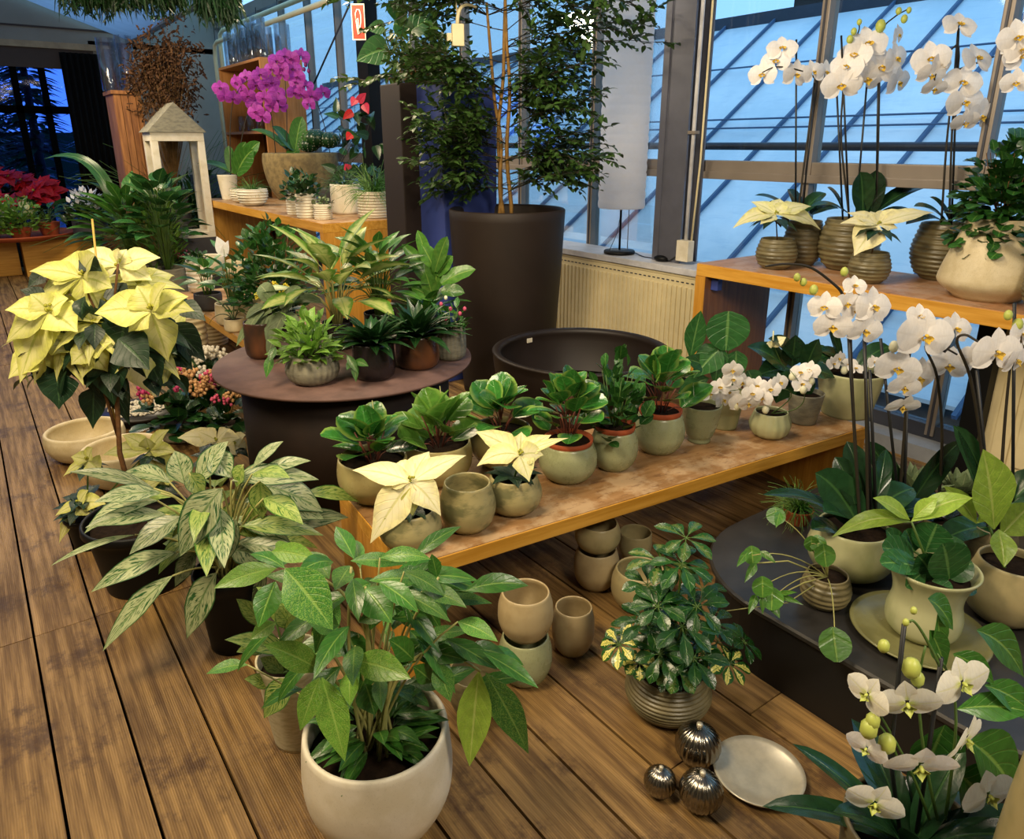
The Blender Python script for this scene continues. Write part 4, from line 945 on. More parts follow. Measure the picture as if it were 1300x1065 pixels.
# white cylinder pot with light aglaonema
c, R, H = fit(372, 957, 0, 84, 832, .72); t0 = thing('potted_aglaonema', 'small pale aglaonema in the white linen-textured pot left of the big white pot', 'potted plant', c); add_pot(t0, R, H, 'taper', MAT['linen'], 0, 0, None, .85, vr=0) if False else add_pot(t0, R, H, 'taper', MAT['linen'], soil=.85)
m = MB(); s = MB()
for b, e, w_, db, de in (((372, 830), (285, 812), 22, -.05, -.12), ((340, 800), (300, 760), 20, 0, -.04), ((350, 790), (345, 740), 22, .02, .05), ((365, 790), (385, 740), 24, .02, .04), ((372, 800), (350, 770), 22, -.04, -.06), ((380, 800), (410, 770), 20, .02, .02), ((372, 862), (335, 912), 32, -.1, -.14), ((348, 872), (310, 862), 16, -.06, -.1), ((360, 855), (330, 835), 18, -.04, -.06), ((345, 820), (300, 828), 20, -.05, -.1), ((370, 780), (325, 745), 18, 0, -.02), ((390, 790), (400, 745), 20, .04, .06), ((380, 820), (370, 780), 22, -.06, -.08), ((395, 815), (420, 790), 20, .0, .0)):
    pleaf(m, t0, b, e, w_, db, de, .15, 'lance', V((0, 0, 1))+TOCAM*.8+rv(.2), .05, .2, s, V((random.uniform(-.03, .03), random.uniform(-.03, .03), H*.84)))
m.build('foliage', MAT['l_silver2'], t0); s.build('stems', MAT['stem_green'], t0)
# black pot with the silver aglaonema
c, R, H = fit(290, 833, 0, 84, 722, .74); t0 = thing('potted_aglaonema', 'large silver-streaked aglaonema in a black nursery pot on the plank floor', 'potted plant', c); add_pot(t0, R, H, 'nursery', MAT['nursery_black'], soil=.9)
m = MB(); g = MB(); s = MB(); yg = MB()
AG = [((282, 620), (228, 707), 47, -.12, -.2), ((231, 656), (164, 704), 26, -.12, -.22), ((204, 626), (119, 638), 20, -.1, -.2), ((210, 653), (108, 670), 22, -.1, -.22), ((248, 617), (290, 560), 29, .0, .06), ((235, 615), (222, 572), 28, .0, .04),
 ((195, 620), (87, 599), 15, -.08, -.14), ((219, 731), (130, 827), 26, -.16, -.26), ((275, 727), (237, 811), 37, -.12, -.16), ((171, 679), (63, 719), 8, -.12, -.2), ((300, 659), (279, 722), 32, -.1, -.15), ((291, 698), (342, 710), 34, -.06, -.08),
 ((294, 610), (405, 609), 26, .0, .08), ((336, 617), (410, 650), 34, .0, .04), ((321, 593), (360, 560), 15, .04, .08), ((354, 641), (411, 659), 24, .0, .04), ((267, 575), (294, 607), 30, .04, .02), ((305, 690), (395, 715), 26, -.08, -.1), ((250, 700), (222, 745), 24, -.06, -.1), ((330, 600), (395, 585), 16, .05, .08), ((340, 720), (310, 790), 26, -.04, -.05), ((300, 620), (345, 590), 24, .04, .05), ((224, 701), (115, 752), 25, -.14, -.22)]
for b, e, w_, db, de in AG: pleaf(m, t0, b, e, w_, db, de, .14, 'lance', V((0, 0, 1))+TOCAM*.8+rv(.18), .05, .16, s, V((random.uniform(-.03, .03), random.uniform(-.03, .03), H*.9)), nc=6)
for b, e, w_, db, de in (((309, 590), (300, 618), 20, 0, 0), ((240, 600), (258, 632), 22, 0, -.02), ((330, 611), (333, 659), 25, -.05, -.06), ((306, 668), (411, 680), 22, -.08, -.04), ((265, 640), (225, 690), 24, .02, 0), ((300, 640), (270, 690), 26, .03, 0), ((320, 640), (330, 700), 26, .02, 0), ((285, 660), (350, 690), 26, .03, 0), ((250, 650), (180, 660), 20, .03, 0), ((230, 660), (240, 720), 24, .02, 0)):
    pleaf(g, t0, b, e, w_, db, de, .14, 'lance', V((0, 0, 1))+TOCAM*.6+rv(.2), .04, .2, s, V((random.uniform(-.03, .03), random.uniform(-.03, .03), H*.9)))
for k in range(34):
    b = axis_pt(t0, random.gauss(280, 42), random.uniform(600, 710), random.uniform(-.1, .14)); o = V((b.x, b.y, 0)).normalized(); L_ = random.uniform(.17, .25)
    (m if k % 3 == 0 else g).leaf(b, o+V((0, 0, random.uniform(-.2, .5)))+rv(.3), L_, L_*.34, V((0, 0, 1))+TOCAM*.4+rv(.2), 'lance', random.uniform(.4, 1.), .2, 8, 6, 0, .05); s.tube(bez(V((0, 0, H*.9)), V((b.x*.3, b.y*.3, b.z*.8)), b, 5), .004, .003, 5)
m.build('foliage', MAT['l_silver'], t0); g.build('foliage', MAT['l_silver2'], t0); s.build('stems', MAT['stem_pale'], t0)
# tall standard poinsettia in a large black tub
c, R, H = fit(166, 762, 0, 128, 655, .74); t0 = thing('poinsettia_tree', 'tall poinsettia standard with cream-yellow bracts on a bare stem in a large black tub', 'potted plant', c); add_pot(t0, R, H, 'nursery', MAT['nursery_black'], soil=.88)
s = MB(); s.tube([V((0, 0, H*.86)), axis_pt(t0, 152, 575), axis_pt(t0, 148, 500), axis_pt(t0, 140, 440)], .010, .008, 8); s.tube([axis_pt(t0, 150, 555), axis_pt(t0, 132, 495, -.02), axis_pt(t0, 118, 450)], .006, .005, 6)
for e in ((70, 400), (110, 370), (195, 390), (150, 335), (60, 440), (200, 440), (150, 400)): s.tube(bez(axis_pt(t0, 142, 470), axis_pt(t0, 140, 430), axis_pt(t0, *e), 6), .006, .004, 5)
s.build('stem', MAT['stem_brown'], t0)
q = MB(); q.tube([V((-.02, .03, H*.86)), axis_pt(t0, 140, 500, .03), axis_pt(t0, 117, 278, .03)], .0045, .0035, 6); q.build('cane', MAT['bamboo'], t0)
heads = [((104, 352), -.0, [((42, 345), 22), ((55, 372), 34), ((75, 335), 40), ((58, 385), 24), ((120, 325), 34), ((128, 395), 30), ((140, 365), 32), ((100, 390), 26)], 'bract_yellow'),
 ((192, 396), -.1, [((125, 398), 36), ((175, 365), 32), ((236, 378), 26), ((243, 395), 26), ((210, 362), 26), ((212, 455), 38), ((165, 420), 28), ((198, 372), 26)], 'bract_yellow'),
 ((150, 338), .06, [((95, 325), 26), ((152, 320), 26), ((200, 328), 30), ((125, 350), 24), ((190, 355), 28), ((160, 318), 22)], 'bract_pale'),
 ((62, 396), -.06, [((10, 394), 28), ((12, 432), 38), ((28, 480), 44), ((96, 420), 36), ((85, 380), 28), ((40, 375), 24), ((58, 450), 30)], 'bract_yellow'),
 ((60, 440), -.02, [((14, 478), 44), ((45, 485), 30), ((88, 475), 28), ((105, 445), 26)], 'bract_yellow'),
 ((165, 445), .02, [((195, 500), 40), ((120, 480), 30), ((215, 470), 30), ((180, 430), 26), ((150, 415), 26)], 'bract_pale'),
 ((112, 445), -.08, [((92, 462), 26), ((140, 435), 28), ((135, 470), 26), ((105, 478), 26)], 'bract_yellow')]
for (cx, cy), dz, br, mt in heads:
    m = MB()
    for e, w_ in br: pleaf(m, t0, (cx, cy), (cx+(e[0]-cx)*1.08, cy+(e[1]-cy)*1.08), w_*1.15, dz, dz+random.uniform(-.05, .05), .14, 'poin', V((0, 0, 1))+TOCAM*1.0+rv(.2), .07, .14)
    o = m.build('flower_head', MAT[mt], t0); s = MB(); cc = axis_pt(t0, cx, cy, dz-.01)
    for k in range(7): s.ball(cc+V((0, 0, .016))+rv(.010), .006, 6)
    s.build('cyathia', MAT['cyathia'], o)
for x, y, dz, fx in ((86, 372, .06, -.3), (140, 372, .08, .1), (212, 415, .08, .6), (36, 428, .06, -.7), (120, 410, -.02, 0), (176, 360, .1, .3), (90, 430, .0, -.2), (190, 440, .0, .4)):
    poin_head(t0, axis_pt(t0, x, y, dz), random.uniform(.13, .17), 'bract_yellow' if random.random() < .6 else 'bract_pale', 7, V((0, 0, 1))+TOCAM*.5+RT*fx+rv(.2), 4, .1, 1.2)
m = MB()
for b, e, w_, dz in (((75, 470), (75, 520), 40, -.04), ((130, 440), (145, 515), 46, -.05), ((180, 440), (205, 490), 36, -.03), ((110, 430), (100, 475), 36, -.06), ((215, 410), (262, 460), 30, .02), ((180, 470), (232, 490), 24, .02), ((60, 380), (25, 368), 16, 0), ((60, 410), (30, 425), 20, 0), ((90, 400), (60, 460), 30, .04), ((160, 400), (150, 470), 46, -.06), ((150, 430), (190, 470), 40, -.1), ((110, 385), (128, 440), 28, .0), ((95, 440), (60, 500), 34, .04), ((130, 460), (165, 540), 30, .02), ((215, 440), (245, 470), 26, .05), ((140, 360), (160, 390), 24, .02), ((100, 330), (130, 345), 20, .02), ((60, 345), (35, 365), 18, .05), ((225, 385), (262, 408), 20, .04), ((120, 490), (118, 545), 32, .04), ((170, 420), (120, 440), 34, -.02), ((190, 420), (225, 450), 30, -.02), ((85, 425), (120, 500), 36, .02)):
    pleaf(m, t0, b, e, w_*1.1, dz, dz+random.uniform(-.05, .02), .1, 'poin', V((0, 0, .6))+TOCAM+rv(.25), .05, .12)
for k in range(70):
    b = axis_pt(t0, random.uniform(40, 225), random.uniform(375, 480), random.uniform(-.06, .16)); m.leaf(b, V((b.x, b.y, 0)).normalized()*.6+V((0, 0, -.5))+rv(.4), random.uniform(.08, .12), .065, V((0, 0, 1))+rv(.3), 'poin', .6)
m.build('foliage', MAT['l_poin'], t0)
# low poinsettias around
def low_poin(label, cx, cy, yb, heads, leaves, dpot, mat='nursery_black', hh=.14, mt='bract_yellow', zs=0.):
    g = pz(cx, yb, zs); t = thing('potted_poinsettia', label, 'potted plant', g); add_pot(t, dpot, hh, 'nursery', MAT[mat], soil=.9)
    s = MB()
    for (x, y), dz, br in heads:
        m = MB(); cc = axis_pt(t, x, y, dz)
        for e, w_ in br: pleaf(m, t, (x, y), e, w_, dz, dz+random.uniform(-.04, .04), .15, 'poin', V((0, 0, 1))+TOCAM*.9+rv(.25), .07, .14)
        o = m.build('flower_head', MAT[mt], t); q = MB()
        for k in range(6): q.ball(cc+V((0, 0, .012))+rv(.008), .005, 6)
        q.build('cyathia', MAT['cyathia'], o); s.tube([V((0, 0, hh*.88)), (V((0, 0, hh))+cc)/2, cc], .004, .003, 5)
    m = MB()
    for k in range(leaves): a = k*2.4; m.leaf(V((0, 0, hh*1.0+.02*(k % 4))), pol(a, .5), .13, .07, V((0, 0, 1))+rv(.2), 'poin', .9)
    for (x, y), dz, br in heads:
        cc = axis_pt(t, x, y, dz)
        for k in range(5): m.leaf(cc-V((0, 0, .02)), pol(k*1.26+.3, -.1)+TOCAM*.1, .09, .055, V((0, 0, 1)), 'poin', .7)
    m.build('foliage', MAT['l_poin'], t); s.build('stems', MAT['stem_green'], t); return t
low_poin('yellow-green poinsettia spreading low beneath the tall one, left of the silver aglaonema', 118, 655, 690, [((190, 572), .1, [((130, 578), 26), ((155, 552), 20), ((215, 545), 24), ((208, 620), 40), ((225, 575), 20), ((185, 555), 20)]), ((112, 585), .0, [((90, 580), 20), ((118, 568), 22), ((128, 600), 24), ((100, 600), 22), ((80, 605), 16)]), ((100, 640), -.05, [((70, 655), 14), ((112, 622), 20), ((120, 655), 24), ((75, 690), 24), ((135, 640), 22)]), ((205, 610), .04, [((175, 615), 26), ((215, 640), 24), ((235, 600), 24), ((170, 632), 20)])], 16, .09)
low_poin('cream poinsettia low behind the silver aglaonema, at the foot of the round rusty table', 275, 600, 612, [((275, 560), .0, [((225, 556), 24), ((250, 548), 22), ((305, 556), 26), ((290, 545), 20), ((300, 578), 24), ((270, 572), 20)]), ((298, 565), .05, [((312, 552), 20), ((314, 575), 20), ((290, 590), 22)])], 8, .08, 'nursery_black', .1, 'bract_cream')
# white bowls, gravel dish
def bowl(label, px, yb, w, yr):
    c, R, H = fit(px, yb, 0, w, yr, .5); t = thing('bowl_planter', label, 'bowl', c); add_pot(t, R, H, 'bowl', MAT['cream'], soil=None, wall=.02, seg=64); return t, R, H
t0, R, H = bowl('shallow cream bowl with dried seed husks inside, alone on the planks', 100, 588, 92, 545)
q = MB()
for k in range(120): a = random.uniform(0, 6.28); r = R*.5*random.random()**.5; q.ball((r*math.cos(a), r*math.sin(a), .035+random.uniform(0, .012)), random.uniform(.005, .010), 5, 0, (1, .6, .5))
o = q.build('seed_husks', MAT['stem_pale'], t0); o['kind'] = 'stuff'
bowl('shallow cream bowl half hidden behind the yellow poinsettia', 150, 622, 98, 568)
c = pz(182, 533, 0); t0 = thing('stone_dish', 'dark round dish of white gravel on a low base', 'dish', c); q = MB(); q.lathe([(.0005, 0), (.15, 0), (.15, .05), (.22, .06), (.22, .075), (.0005, .075)], 48); q.build('dish', MAT['drum_top'], t0)
q = MB()
for k in range(420): a = random.uniform(0, 6.28); r = .19*random.random()**.6; q.ball((r*math.cos(a)+.0, r*math.sin(a)*.8, .08+random.uniform(0, .012)*(1-r*3)), random.uniform(.006, .012), 5, 0, (1, .8, .7))
plain('gravel_white', 'd8d0bc', .8, 0, .3, .2, 20); o = q.build('gravel', MAT['gravel_white'], t0); o['kind'] = 'stuff'
# kalanchoe troughs
def kal(label, px, yb, zs, w, yr, pot, cols, W_, Hp, n=16, ny=0, leafm='l_dark', shape='cup', FS=1.):
    c, R, H = fit(px, yb, zs, w, yr); t = thing('potted_kalanchoe', label, 'potted plant', c); add_pot(t, R, H, shape, MAT[pot])
    rx = S_(t, W_)/2; rz = S_(t, Hp); bush(t, H*.85, rx, rz*.6, 60, rx*.62, rx*.42, leafm, 'round', 5, -.1, 'stem_green', .4, .2)
    for mt in cols:
        q = MB()
        for k in range(n):
            a = random.uniform(0, 6.28); f = random.random()**.6; p = V((math.cos(a)*rx*f*.95, math.sin(a)*rx*f*.95, H*.85+rz*(.98-.45*f*f)))
            for j in range(9): q.ball(p+rv(rx*.13), rx*.062*FS, 5)
        q.build('flower_cluster', MAT[mt], t)['kind'] = 'stuff'
    return t
kal('kalanchoe trough plant with magenta bud clusters beside the gravel dish', 226, 562, 0, 54, 533, 'greystone', ['bud_magenta', 'bud_salmon'], 90, 72, 16)
kal('kalanchoe with salmon buds tucked against the drum of the rusty table', 281, 560, 0, 46, 535, 'greystone', ['bud_salmon', 'bud_pink'], 74, 72, 18)
kal('white flowering kalanchoe behind the magenta one', 256, 516, 0, 46, 496, 'greystone', ['gravel_white'], 90, 56, 34)
# ------------------------------------------------------------------ ROUND RUSTY TABLE
random.seed(41); ZT = .60
t0 = pot_plant('light green trailing plant in a wide grey pot, front of the rusty table', 393, 491, ZT, 66, 449, 'ball', 'greystone', lambda t, z, R, H: bush(t, z, S_(t, 44), S_(t, 62), 170, S_(t, 26), S_(t, 11), 'l_bright', 'lance', 8, 0, 'stem_green', .7, .3), hr=0, vr=26, vamp=.018)
for grp in ((((440, 450), (455, 475), 9), ((450, 458), (468, 465), 9), ((450, 458), (452, 485), 9), ((448, 458), (440, 470), 8)), (((345, 450), (338, 480), 11), ((350, 440), (342, 460), 9))):
    m = MB(); cx_, cy_ = grp[0][0]
    for b, e, w_ in grp: pleaf(m, t0, b, e, w_, -.1, -.14, .1, 'lance', TOCAM+V((0, 0, .5)))
    m.tube([V((0, 0, .08)), axis_pt(t0, (cx_+393)/2, 440, -.07), axis_pt(t0, cx_, cy_, -.1)], .002, .0015, 4); m.build('trailing_shoot', MAT['l_mid'], t0)
c, R, H = fit(330, 456, ZT, 42, 408, .62); t0 = thing('potted_succulent', 'drooping grey-green leathery plant in a dark brown pot at the left of the rusty table', 'potted plant', c); add_pot(t0, R, H, 'cup', MAT['bronze'])
m = MB(); s = MB()
for b, e, w_, de in (((335, 395), (315, 420), 14, -.06), ((350, 400), (345, 445), 18, -.08), ((365, 395), (340, 455), 16, -.1), ((345, 385), (330, 362), 20, .0), ((360, 395), (385, 370), 26, -.02), ((340, 390), (312, 405), 12, -.04), ((360, 400), (380, 425), 18, -.05), ((350, 385), (335, 370), 14, 0), ((340, 400), (325, 435), 16, -.06), ((355, 390), (410, 385), 16, .02), ((345, 395), (300, 440), 12, -.04)):
    pleaf(m, t0, b, e, w_, -.02, de, .3, 'strap', None, .0, .3, s, V((0, 0, H*.86)))
m.build('foliage', MAT['l_grey'], t0); s.build('stems', MAT['stem_green'], t0)
pot_plant('dark pointed-leaved plant in a glossy black pot at the front right of the rusty table', 473, 484, ZT, 54, 434, 'cup', 'black_glaze', lambda t, z, R, H: rosette(t, z, 60, S_(t, 70), S_(t, 15), 'l_dark', 'lance', .3, 1.4, .9, .01))
pot_plant('dark dracaena-like plant in a bronze-glazed pot on the rusty table', 529, 470, ZT, 56, 424, 'cup', 'bronze', lambda t, z, R, H: rosette(t, z, 60, S_(t, 74), S_(t, 15), 'l_dark', 'lance', .3, 1.45, .9, .01))
t0 = pot_plant('budding christmas cactus in a small grey pot, right rim of the rusty table', 571, 458, ZT, 40, 414, 'cup', 'greystone', lambda t, z, R, H: bush(t, z, S_(t, 26), S_(t, 38), 60, S_(t, 17), S_(t, 7), 'l_small', 'lance', 6, 0, 'stem_green', .6, .3), vr=22, vamp=.02)
for x, y in ((566, 378), (572, 392), (584, 398), (590, 392), (560, 386), (580, 410), (566, 405)): bud(t0, axis_pt(t0, x, y, -.03), 2.4*ppm(t0), 'bud_pink' if random.random() < .5 else 'bud_white')
pot_plant('bright yellow-green dieffenbachia rising in the middle of the rusty table', 428, 444, ZT, 38, 408, 'cyl', 'black_glaze', lambda t, z, R, H: petiole_plant(t, z, 36, S_(t, 72), S_(t, 28), S_(t, 92), S_(t, 84), 'l_dieff', 'lance', .7, .05, 'stem_pale', .0, 1.35))
pot_plant('leafy dark green plant between the dieffenbachia and the curly-leaved plant', 482, 436, ZT, 40, 396, 'cyl', 'black_glaze', lambda t, z, R, H: petiole_plant(t, z, 44, S_(t, 46), S_(t, 15), S_(t, 92), S_(t, 60), 'l_mid', 'lance', .5, .03, 'stem_green', .1, 1.3))
c, R, H = fit(540, 432, ZT, 38, 394, .6); t0 = thing('potted_birds_nest_fern', 'curling broad-leaved plant at the back right of the rusty table', 'potted plant', c); add_pot(t0, R, H, 'cyl', MAT['black_glaze'])
m = MB()
for b, e, w_, dz in (((552, 345), (568, 300), 16, 0), ((560, 360), (604, 342), 18, 0), ((555, 350), (535, 310), 20, .05), ((548, 360), (520, 330), 16, 0), ((560, 370), (590, 372), 16, -.04), ((550, 380), (540, 345), 18, -.05), ((550, 380), (522, 365), 18, -.04), ((555, 350), (575, 325), 16, .02), ((550, 370), (560, 330), 20, .04), ((545, 340), (530, 292), 14, .06), ((545, 350), (510, 310), 14, .06)):
    pleaf(m, t0, b, e, w_, dz, dz, .12, 'strap', TOCAM+V((0, 0, .6))+rv(.3), .1, .25, m if False else None)
rosette(t0, H*.86, 16, S_(t0, 70), S_(t0, 15), 'l_mid', 'strap', .3, 1.3, .8); m.build('foliage', MAT['l_orchid_lt'], t0)
kal('yellow kalanchoe behind the drooping grey-green plant on the rusty table', 352, 425, ZT, 44, 395, 'black_glaze', ['bud_yellow'], 56, 40, 14, 0, 'l_dark', 'cup', .9)
# ------------------------------------------------------------------ LOW BENCH BEHIND (z .40)
pot_plant('round dark bush of small leaves behind the rusty table, on the low bench', 345, 425, ZB, 60, 375, 'cup', 'cream', lambda t, z, R, H: bush(t, z, S_(t, 54), S_(t, 104), 620, S_(t, 14), S_(t, 10), 'l_small', 'ovate', 8, -.1, 'stem_brown', .3, .4), cat='potted plant')
t0 = pot_plant('peace lily with one white spathe in a rounded square cream pot on the low bench', 293, 414, ZB, 44, 384, 'cup', 'cream', lambda t, z, R, H: petiole_plant(t, z, 20, S_(t, 38), S_(t, 14), S_(t, 62), S_(t, 30), 'l_mid', 'lance', .6, .03, 'stem_green', 0, 1.2))
q = MB(); q.tube([V((0, 0, .1)), axis_pt(t0, 287, 340), axis_pt(t0, 284, 315)], .003, .002, 5); q.build('spathe_stem', MAT['stem_green'], t0)
q = MB(); pleaf(q, t0, (285, 322), (275, 300), 14, 0, 0, .1, 'heart', TOCAM); pleaf(q, t0, (284, 325), (290, 305), 9, 0, 0, .1, 'heart', TOCAM); q.build('spathe', MAT['pet_white'], t0)
t0 = pot_plant('air plant with curling grey leaves before the peace lily on the low bench', 296, 422, ZB, 26, 404, 'cup', 'cream', lambda t, z, R, H: None)
m = MB()
for e in ((262, 380), (266, 412), (282, 392), (318, 384), (300, 362), (315, 405)): P_ = axis_pt(t0, *e); m.path(bez3(V((0, 0, .05)), V((P_.x*.2, P_.y*.2, .16)), V((P_.x*.9, P_.y*.9, P_.z+.06)), P_, 10), .022, V((0, 0, 1)), 'grass', .5, 2)
m.build('foliage', MAT['l_grey'], t0)
pot_plant('green leafy plant in a dark bowl pot at the left edge of the low bench', 262, 396, ZB, 34, 372, 'bowl', 'dark_grey_pot', lambda t, z, R, H: petiole_plant(t, z, 16, S_(t, 32), S_(t, 16), S_(t, 42), S_(t, 24), 'l_mid', 'ovate', .6, .03, 'stem_green', 0, 1.2))
for (px, yb, w, yr, lab, hr) in ((252, 372, 30, 330, 'stacked white ribbed cup pot farthest left on the low bench', 7), (228, 378, 32, 334, 'white ribbed pot of small pink-flowered kalanchoe left of the low bench', 9)):
    t0 = thing('plant_pot', lab, 'potted plant', (0, 0, 0)); c, R, H = fit(px, yb, ZB if hr == 7 else 0.0, w, yr); t0.location = c; add_pot(t0, R, H, 'cup', MAT['white'], hr, hamp=.03)
    bush(t0, H*.86, R*1.1, R*1.2, 60, R*.5, R*.35, 'l_dark', 'round', 4, 0)
    if hr == 9:
        q = MB()
        for k in range(60): a = random.uniform(0, 6.28); q.ball((math.cos(a)*R*random.random(), math.sin(a)*R*random.random(), H+R*random.uniform(.3, 1)), R*.07, 5)
        q.build('flower_cluster', MAT['bud_pink'], t0)['kind'] = 'stuff'
for (px, yb, w, yr, lab) in ((238, 470, 46, 400, 'cream ribbed pot in shade below the low bench edge, nearer one'), (262, 440, 44, 395, 'cream ribbed pot in shade under the low bench, farther one')):
    c, R, H = fit(px, yb, 0, w, yr); t0 = thing('plant_pot', lab, 'pot', c); add_pot(t0, R, H, 'cyl', MAT['cream'], 9, hamp=.03)
decor('round white lidded-looking pot at the back of the low bench', 262, 350, ZB, 40, 325, 'bowl', 'white', hr=0)
decor('small white pot beside the round dark bush', 300, 352, ZB, 26, 330, 'cup', 'cream')
# ------------------------------------------------------------------ HIGH SHELF BY THE WINDOW (z .95)
random.seed(51); ZS = .95
def big_orchid(label, pot, spikes, leaves, leafm='l_orchid', zs=ZS, petal='pet_white', lip='lip_yellow', FS=50, soil=.88, stakes=()):
    px, yb, w, yr, shape, mat, hr = pot
    c, R, H = fit(px, yb, zs, w, yr); t = thing('potted_orchid', label, 'potted orchid', c); add_pot(t, R, H, shape, MAT[mat], hr, hamp=.02, soil=soil)
    if leaves:
        m = MB()
        for L_ in leaves:
            b, e, w_ = L_[:3]; dz = L_[3] if len(L_) > 3 else 0
            pleaf(m, t, b, e, w_, 0, dz, .22, 'strap', L_[4] if len(L_) > 4 else V((0, 0, 1))+TOCAM*.25, .0, .25, nc=6)
        m.build('foliage', MAT[leafm], t)
    for sp in spikes:
        pts = [axis_pt(t, x, y, dz) for x, y, dz in sp['p']]; q = MB()
        sm = [pts[0]]
        for i in range(len(pts)-1):
            p0 = pts[max(i-1, 0)]; p1 = pts[i]; p2 = pts[i+1]; p3 = pts[min(i+2, len(pts)-1)]
            for k in range(1, 6): u = k/5; sm.append(.5*((2*p1)+(p2-p0)*u+(2*p0-5*p1+4*p2-p3)*u*u+(3*p1-p0-3*p2+p3)*u**3))
        q.tube(sm, .0056, .003, 7); q.build('flower_spike', MAT[sp.get('m', 'stem_dark')], t)
        for f in sp.get('f', ()):
            x, y, s, fx, fy = f[:5]; dz = f[5] if len(f) > 5 else -.03
            face = (TOCAM+RT*fx+V((0, 0, 1))*fy)
            add_flower(t, axis_pt(t, x, y, dz), face, s*ppm(t, .4), petal, lip, random.uniform(-.25, .25))
        for x, y, r in sp.get('b', ()): bud(t, axis_pt(t, x, y, -.02), r*ppm(t), sp.get('bm', 'bud_green'))
    for (x0, y0, x1, y1) in stakes:
        q = MB(); q.tube([axis_pt(t, x0, y0), axis_pt(t, x1, y1)], .005, None, 7); q.build('stake', MAT['stick_dark'], t)
    return t
big_orchid('white orchid in a dark rounded ribbed pot at the left of the high shelf', (1022, 338, 48, 280, 'ball', 'umber', 10),
  [dict(p=[(1012, 280, 0), (1022, 200, 0), (1032, 130, 0), (1035, 100, 0), (1010, 88, -.03), (985, 85, -.05), (968, 92, -.06)], m='stem_dark', f=[(968, 95, 34, -.6, 0), (985, 78, 34, -.4, .2), (993, 62, 36, -.2, .5), (1010, 95, 36, .3, -.1), (1032, 92, 30, .4, .1), (1048, 92, 30, .5, 0)])],
  [((1010, 275), (958, 248), 16, 0), ((1015, 270), (1000, 240), 20, .05), ((1030, 272), (1065, 265), 26, 0), ((1020, 270), (1048, 245), 20, .04), ((1008, 272), (975, 258), 14, -.05)], stakes=((1010, 280, 1011, 50), (1018, 280, 1034, 105)))
big_orchid('white orchid with the most blooms in a wide ribbed pot, middle of high shelf', (1083, 345, 72, 278, 'ball', 'umber2', 10),
  [dict(p=[(1078, 275, 0), (1068, 180, 0), (1070, 120, 0), (1075, 70, 0), (1090, 40, 0), (1090, 28, 0)], f=[(1075, 85, 40, -.9, .2), (1068, 108, 46, -.3, -.3), (1085, 70, 40, -.8, .3)], b=[(1079, 50, 4), (1084, 40, 3.5), (1091, 28, 3)]),
   dict(p=[(1112, 275, 0), (1115, 180, 0), (1117, 90, 0), (1120, 40, 0), (1135, 22, 0), (1152, 12, 0)], f=[(1102, 56, 46, -.1, .3), (1118, 86, 48, .1, 0), (1137, 75, 40, .6, 0), (1140, 105, 36, .5, -.3), (1100, 100, 46, .2, -.5), (1140, 45, 26, .9, 0)], b=[(1118, 33, 6), (1141, 14, 3.5), (1148, 24, 4), (1154, 13, 3)])],
  [((1095, 270), (1092, 218), 26, -.05, TOCAM), ((1105, 272), (1112, 216), 24, 0, TOCAM), ((1112, 268), (1192, 235), 26, 0), ((1070, 270), (1050, 238), 22, 0), ((1115, 275), (1160, 270), 20, -.05), ((1075, 270), (1030, 262), 16, -.05)], stakes=((1078, 280, 1068, 45), (1070, 280, 1062, 110), (1112, 280, 1116, 42), (1086, 280, 1101, 100)))
big_orchid('white orchid in a ribbed pot right of the middle of the high shelf', (1207, 358, 78, 284, 'ball', 'umber2', 12),
  [dict(p=[(1195, 285, 0), (1202, 180, 0), (1211, 100, 0), (1216, 40, 0), (1218, 32, 0)], f=[(1218, 32, 40, 0, .6)]),
   dict(p=[(1205, 285, 0), (1209, 160, 0), (1217, 60, 0), (1190, 90, -.03), (1186, 110, -.03)], f=[(1182, 75, 44, -.3, .1), (1195, 82, 34, .5, -.1), (1182, 95, 34, 0, -.6), (1186, 112, 30, 0, -.9)]),
   dict(p=[(1212, 90, 0), (1240, 80, 0), (1262, 72, 0)], f=[(1240, 75, 44, .3, .5), (1222, 105, 44, -.2, .1), (1224, 130, 44, 0, -.1), (1245, 148, 44, .3, -.3), (1225, 155, 34, 0, -.7)])],
  [((1200, 280), (1160, 262), 22, 0), ((1210, 278), (1245, 262), 24, 0), ((1205, 280), (1180, 250), 18, .04), ((1210, 280), (1235, 270), 20, -.06), ((1195, 280), (1150, 285), 22, -.05)], stakes=((1208, 285, 1217, 36),))
big_orchid('white orchid cut off by the right edge of the picture, high shelf', (1348, 402, 70, 332, 'ball', 'umber', 10), [dict(p=[(1325, 330, 0), (1322, 120, 0), (1312, 50, 0)], f=[(1292, 48, 44, -.3, 0), (1300, 70, 44, -.3, -.2), (1290, 105, 34, -.5, -.3), (1298, 65, 40, -.2, .3)])], [((1325, 320), (1290, 300), 20)])
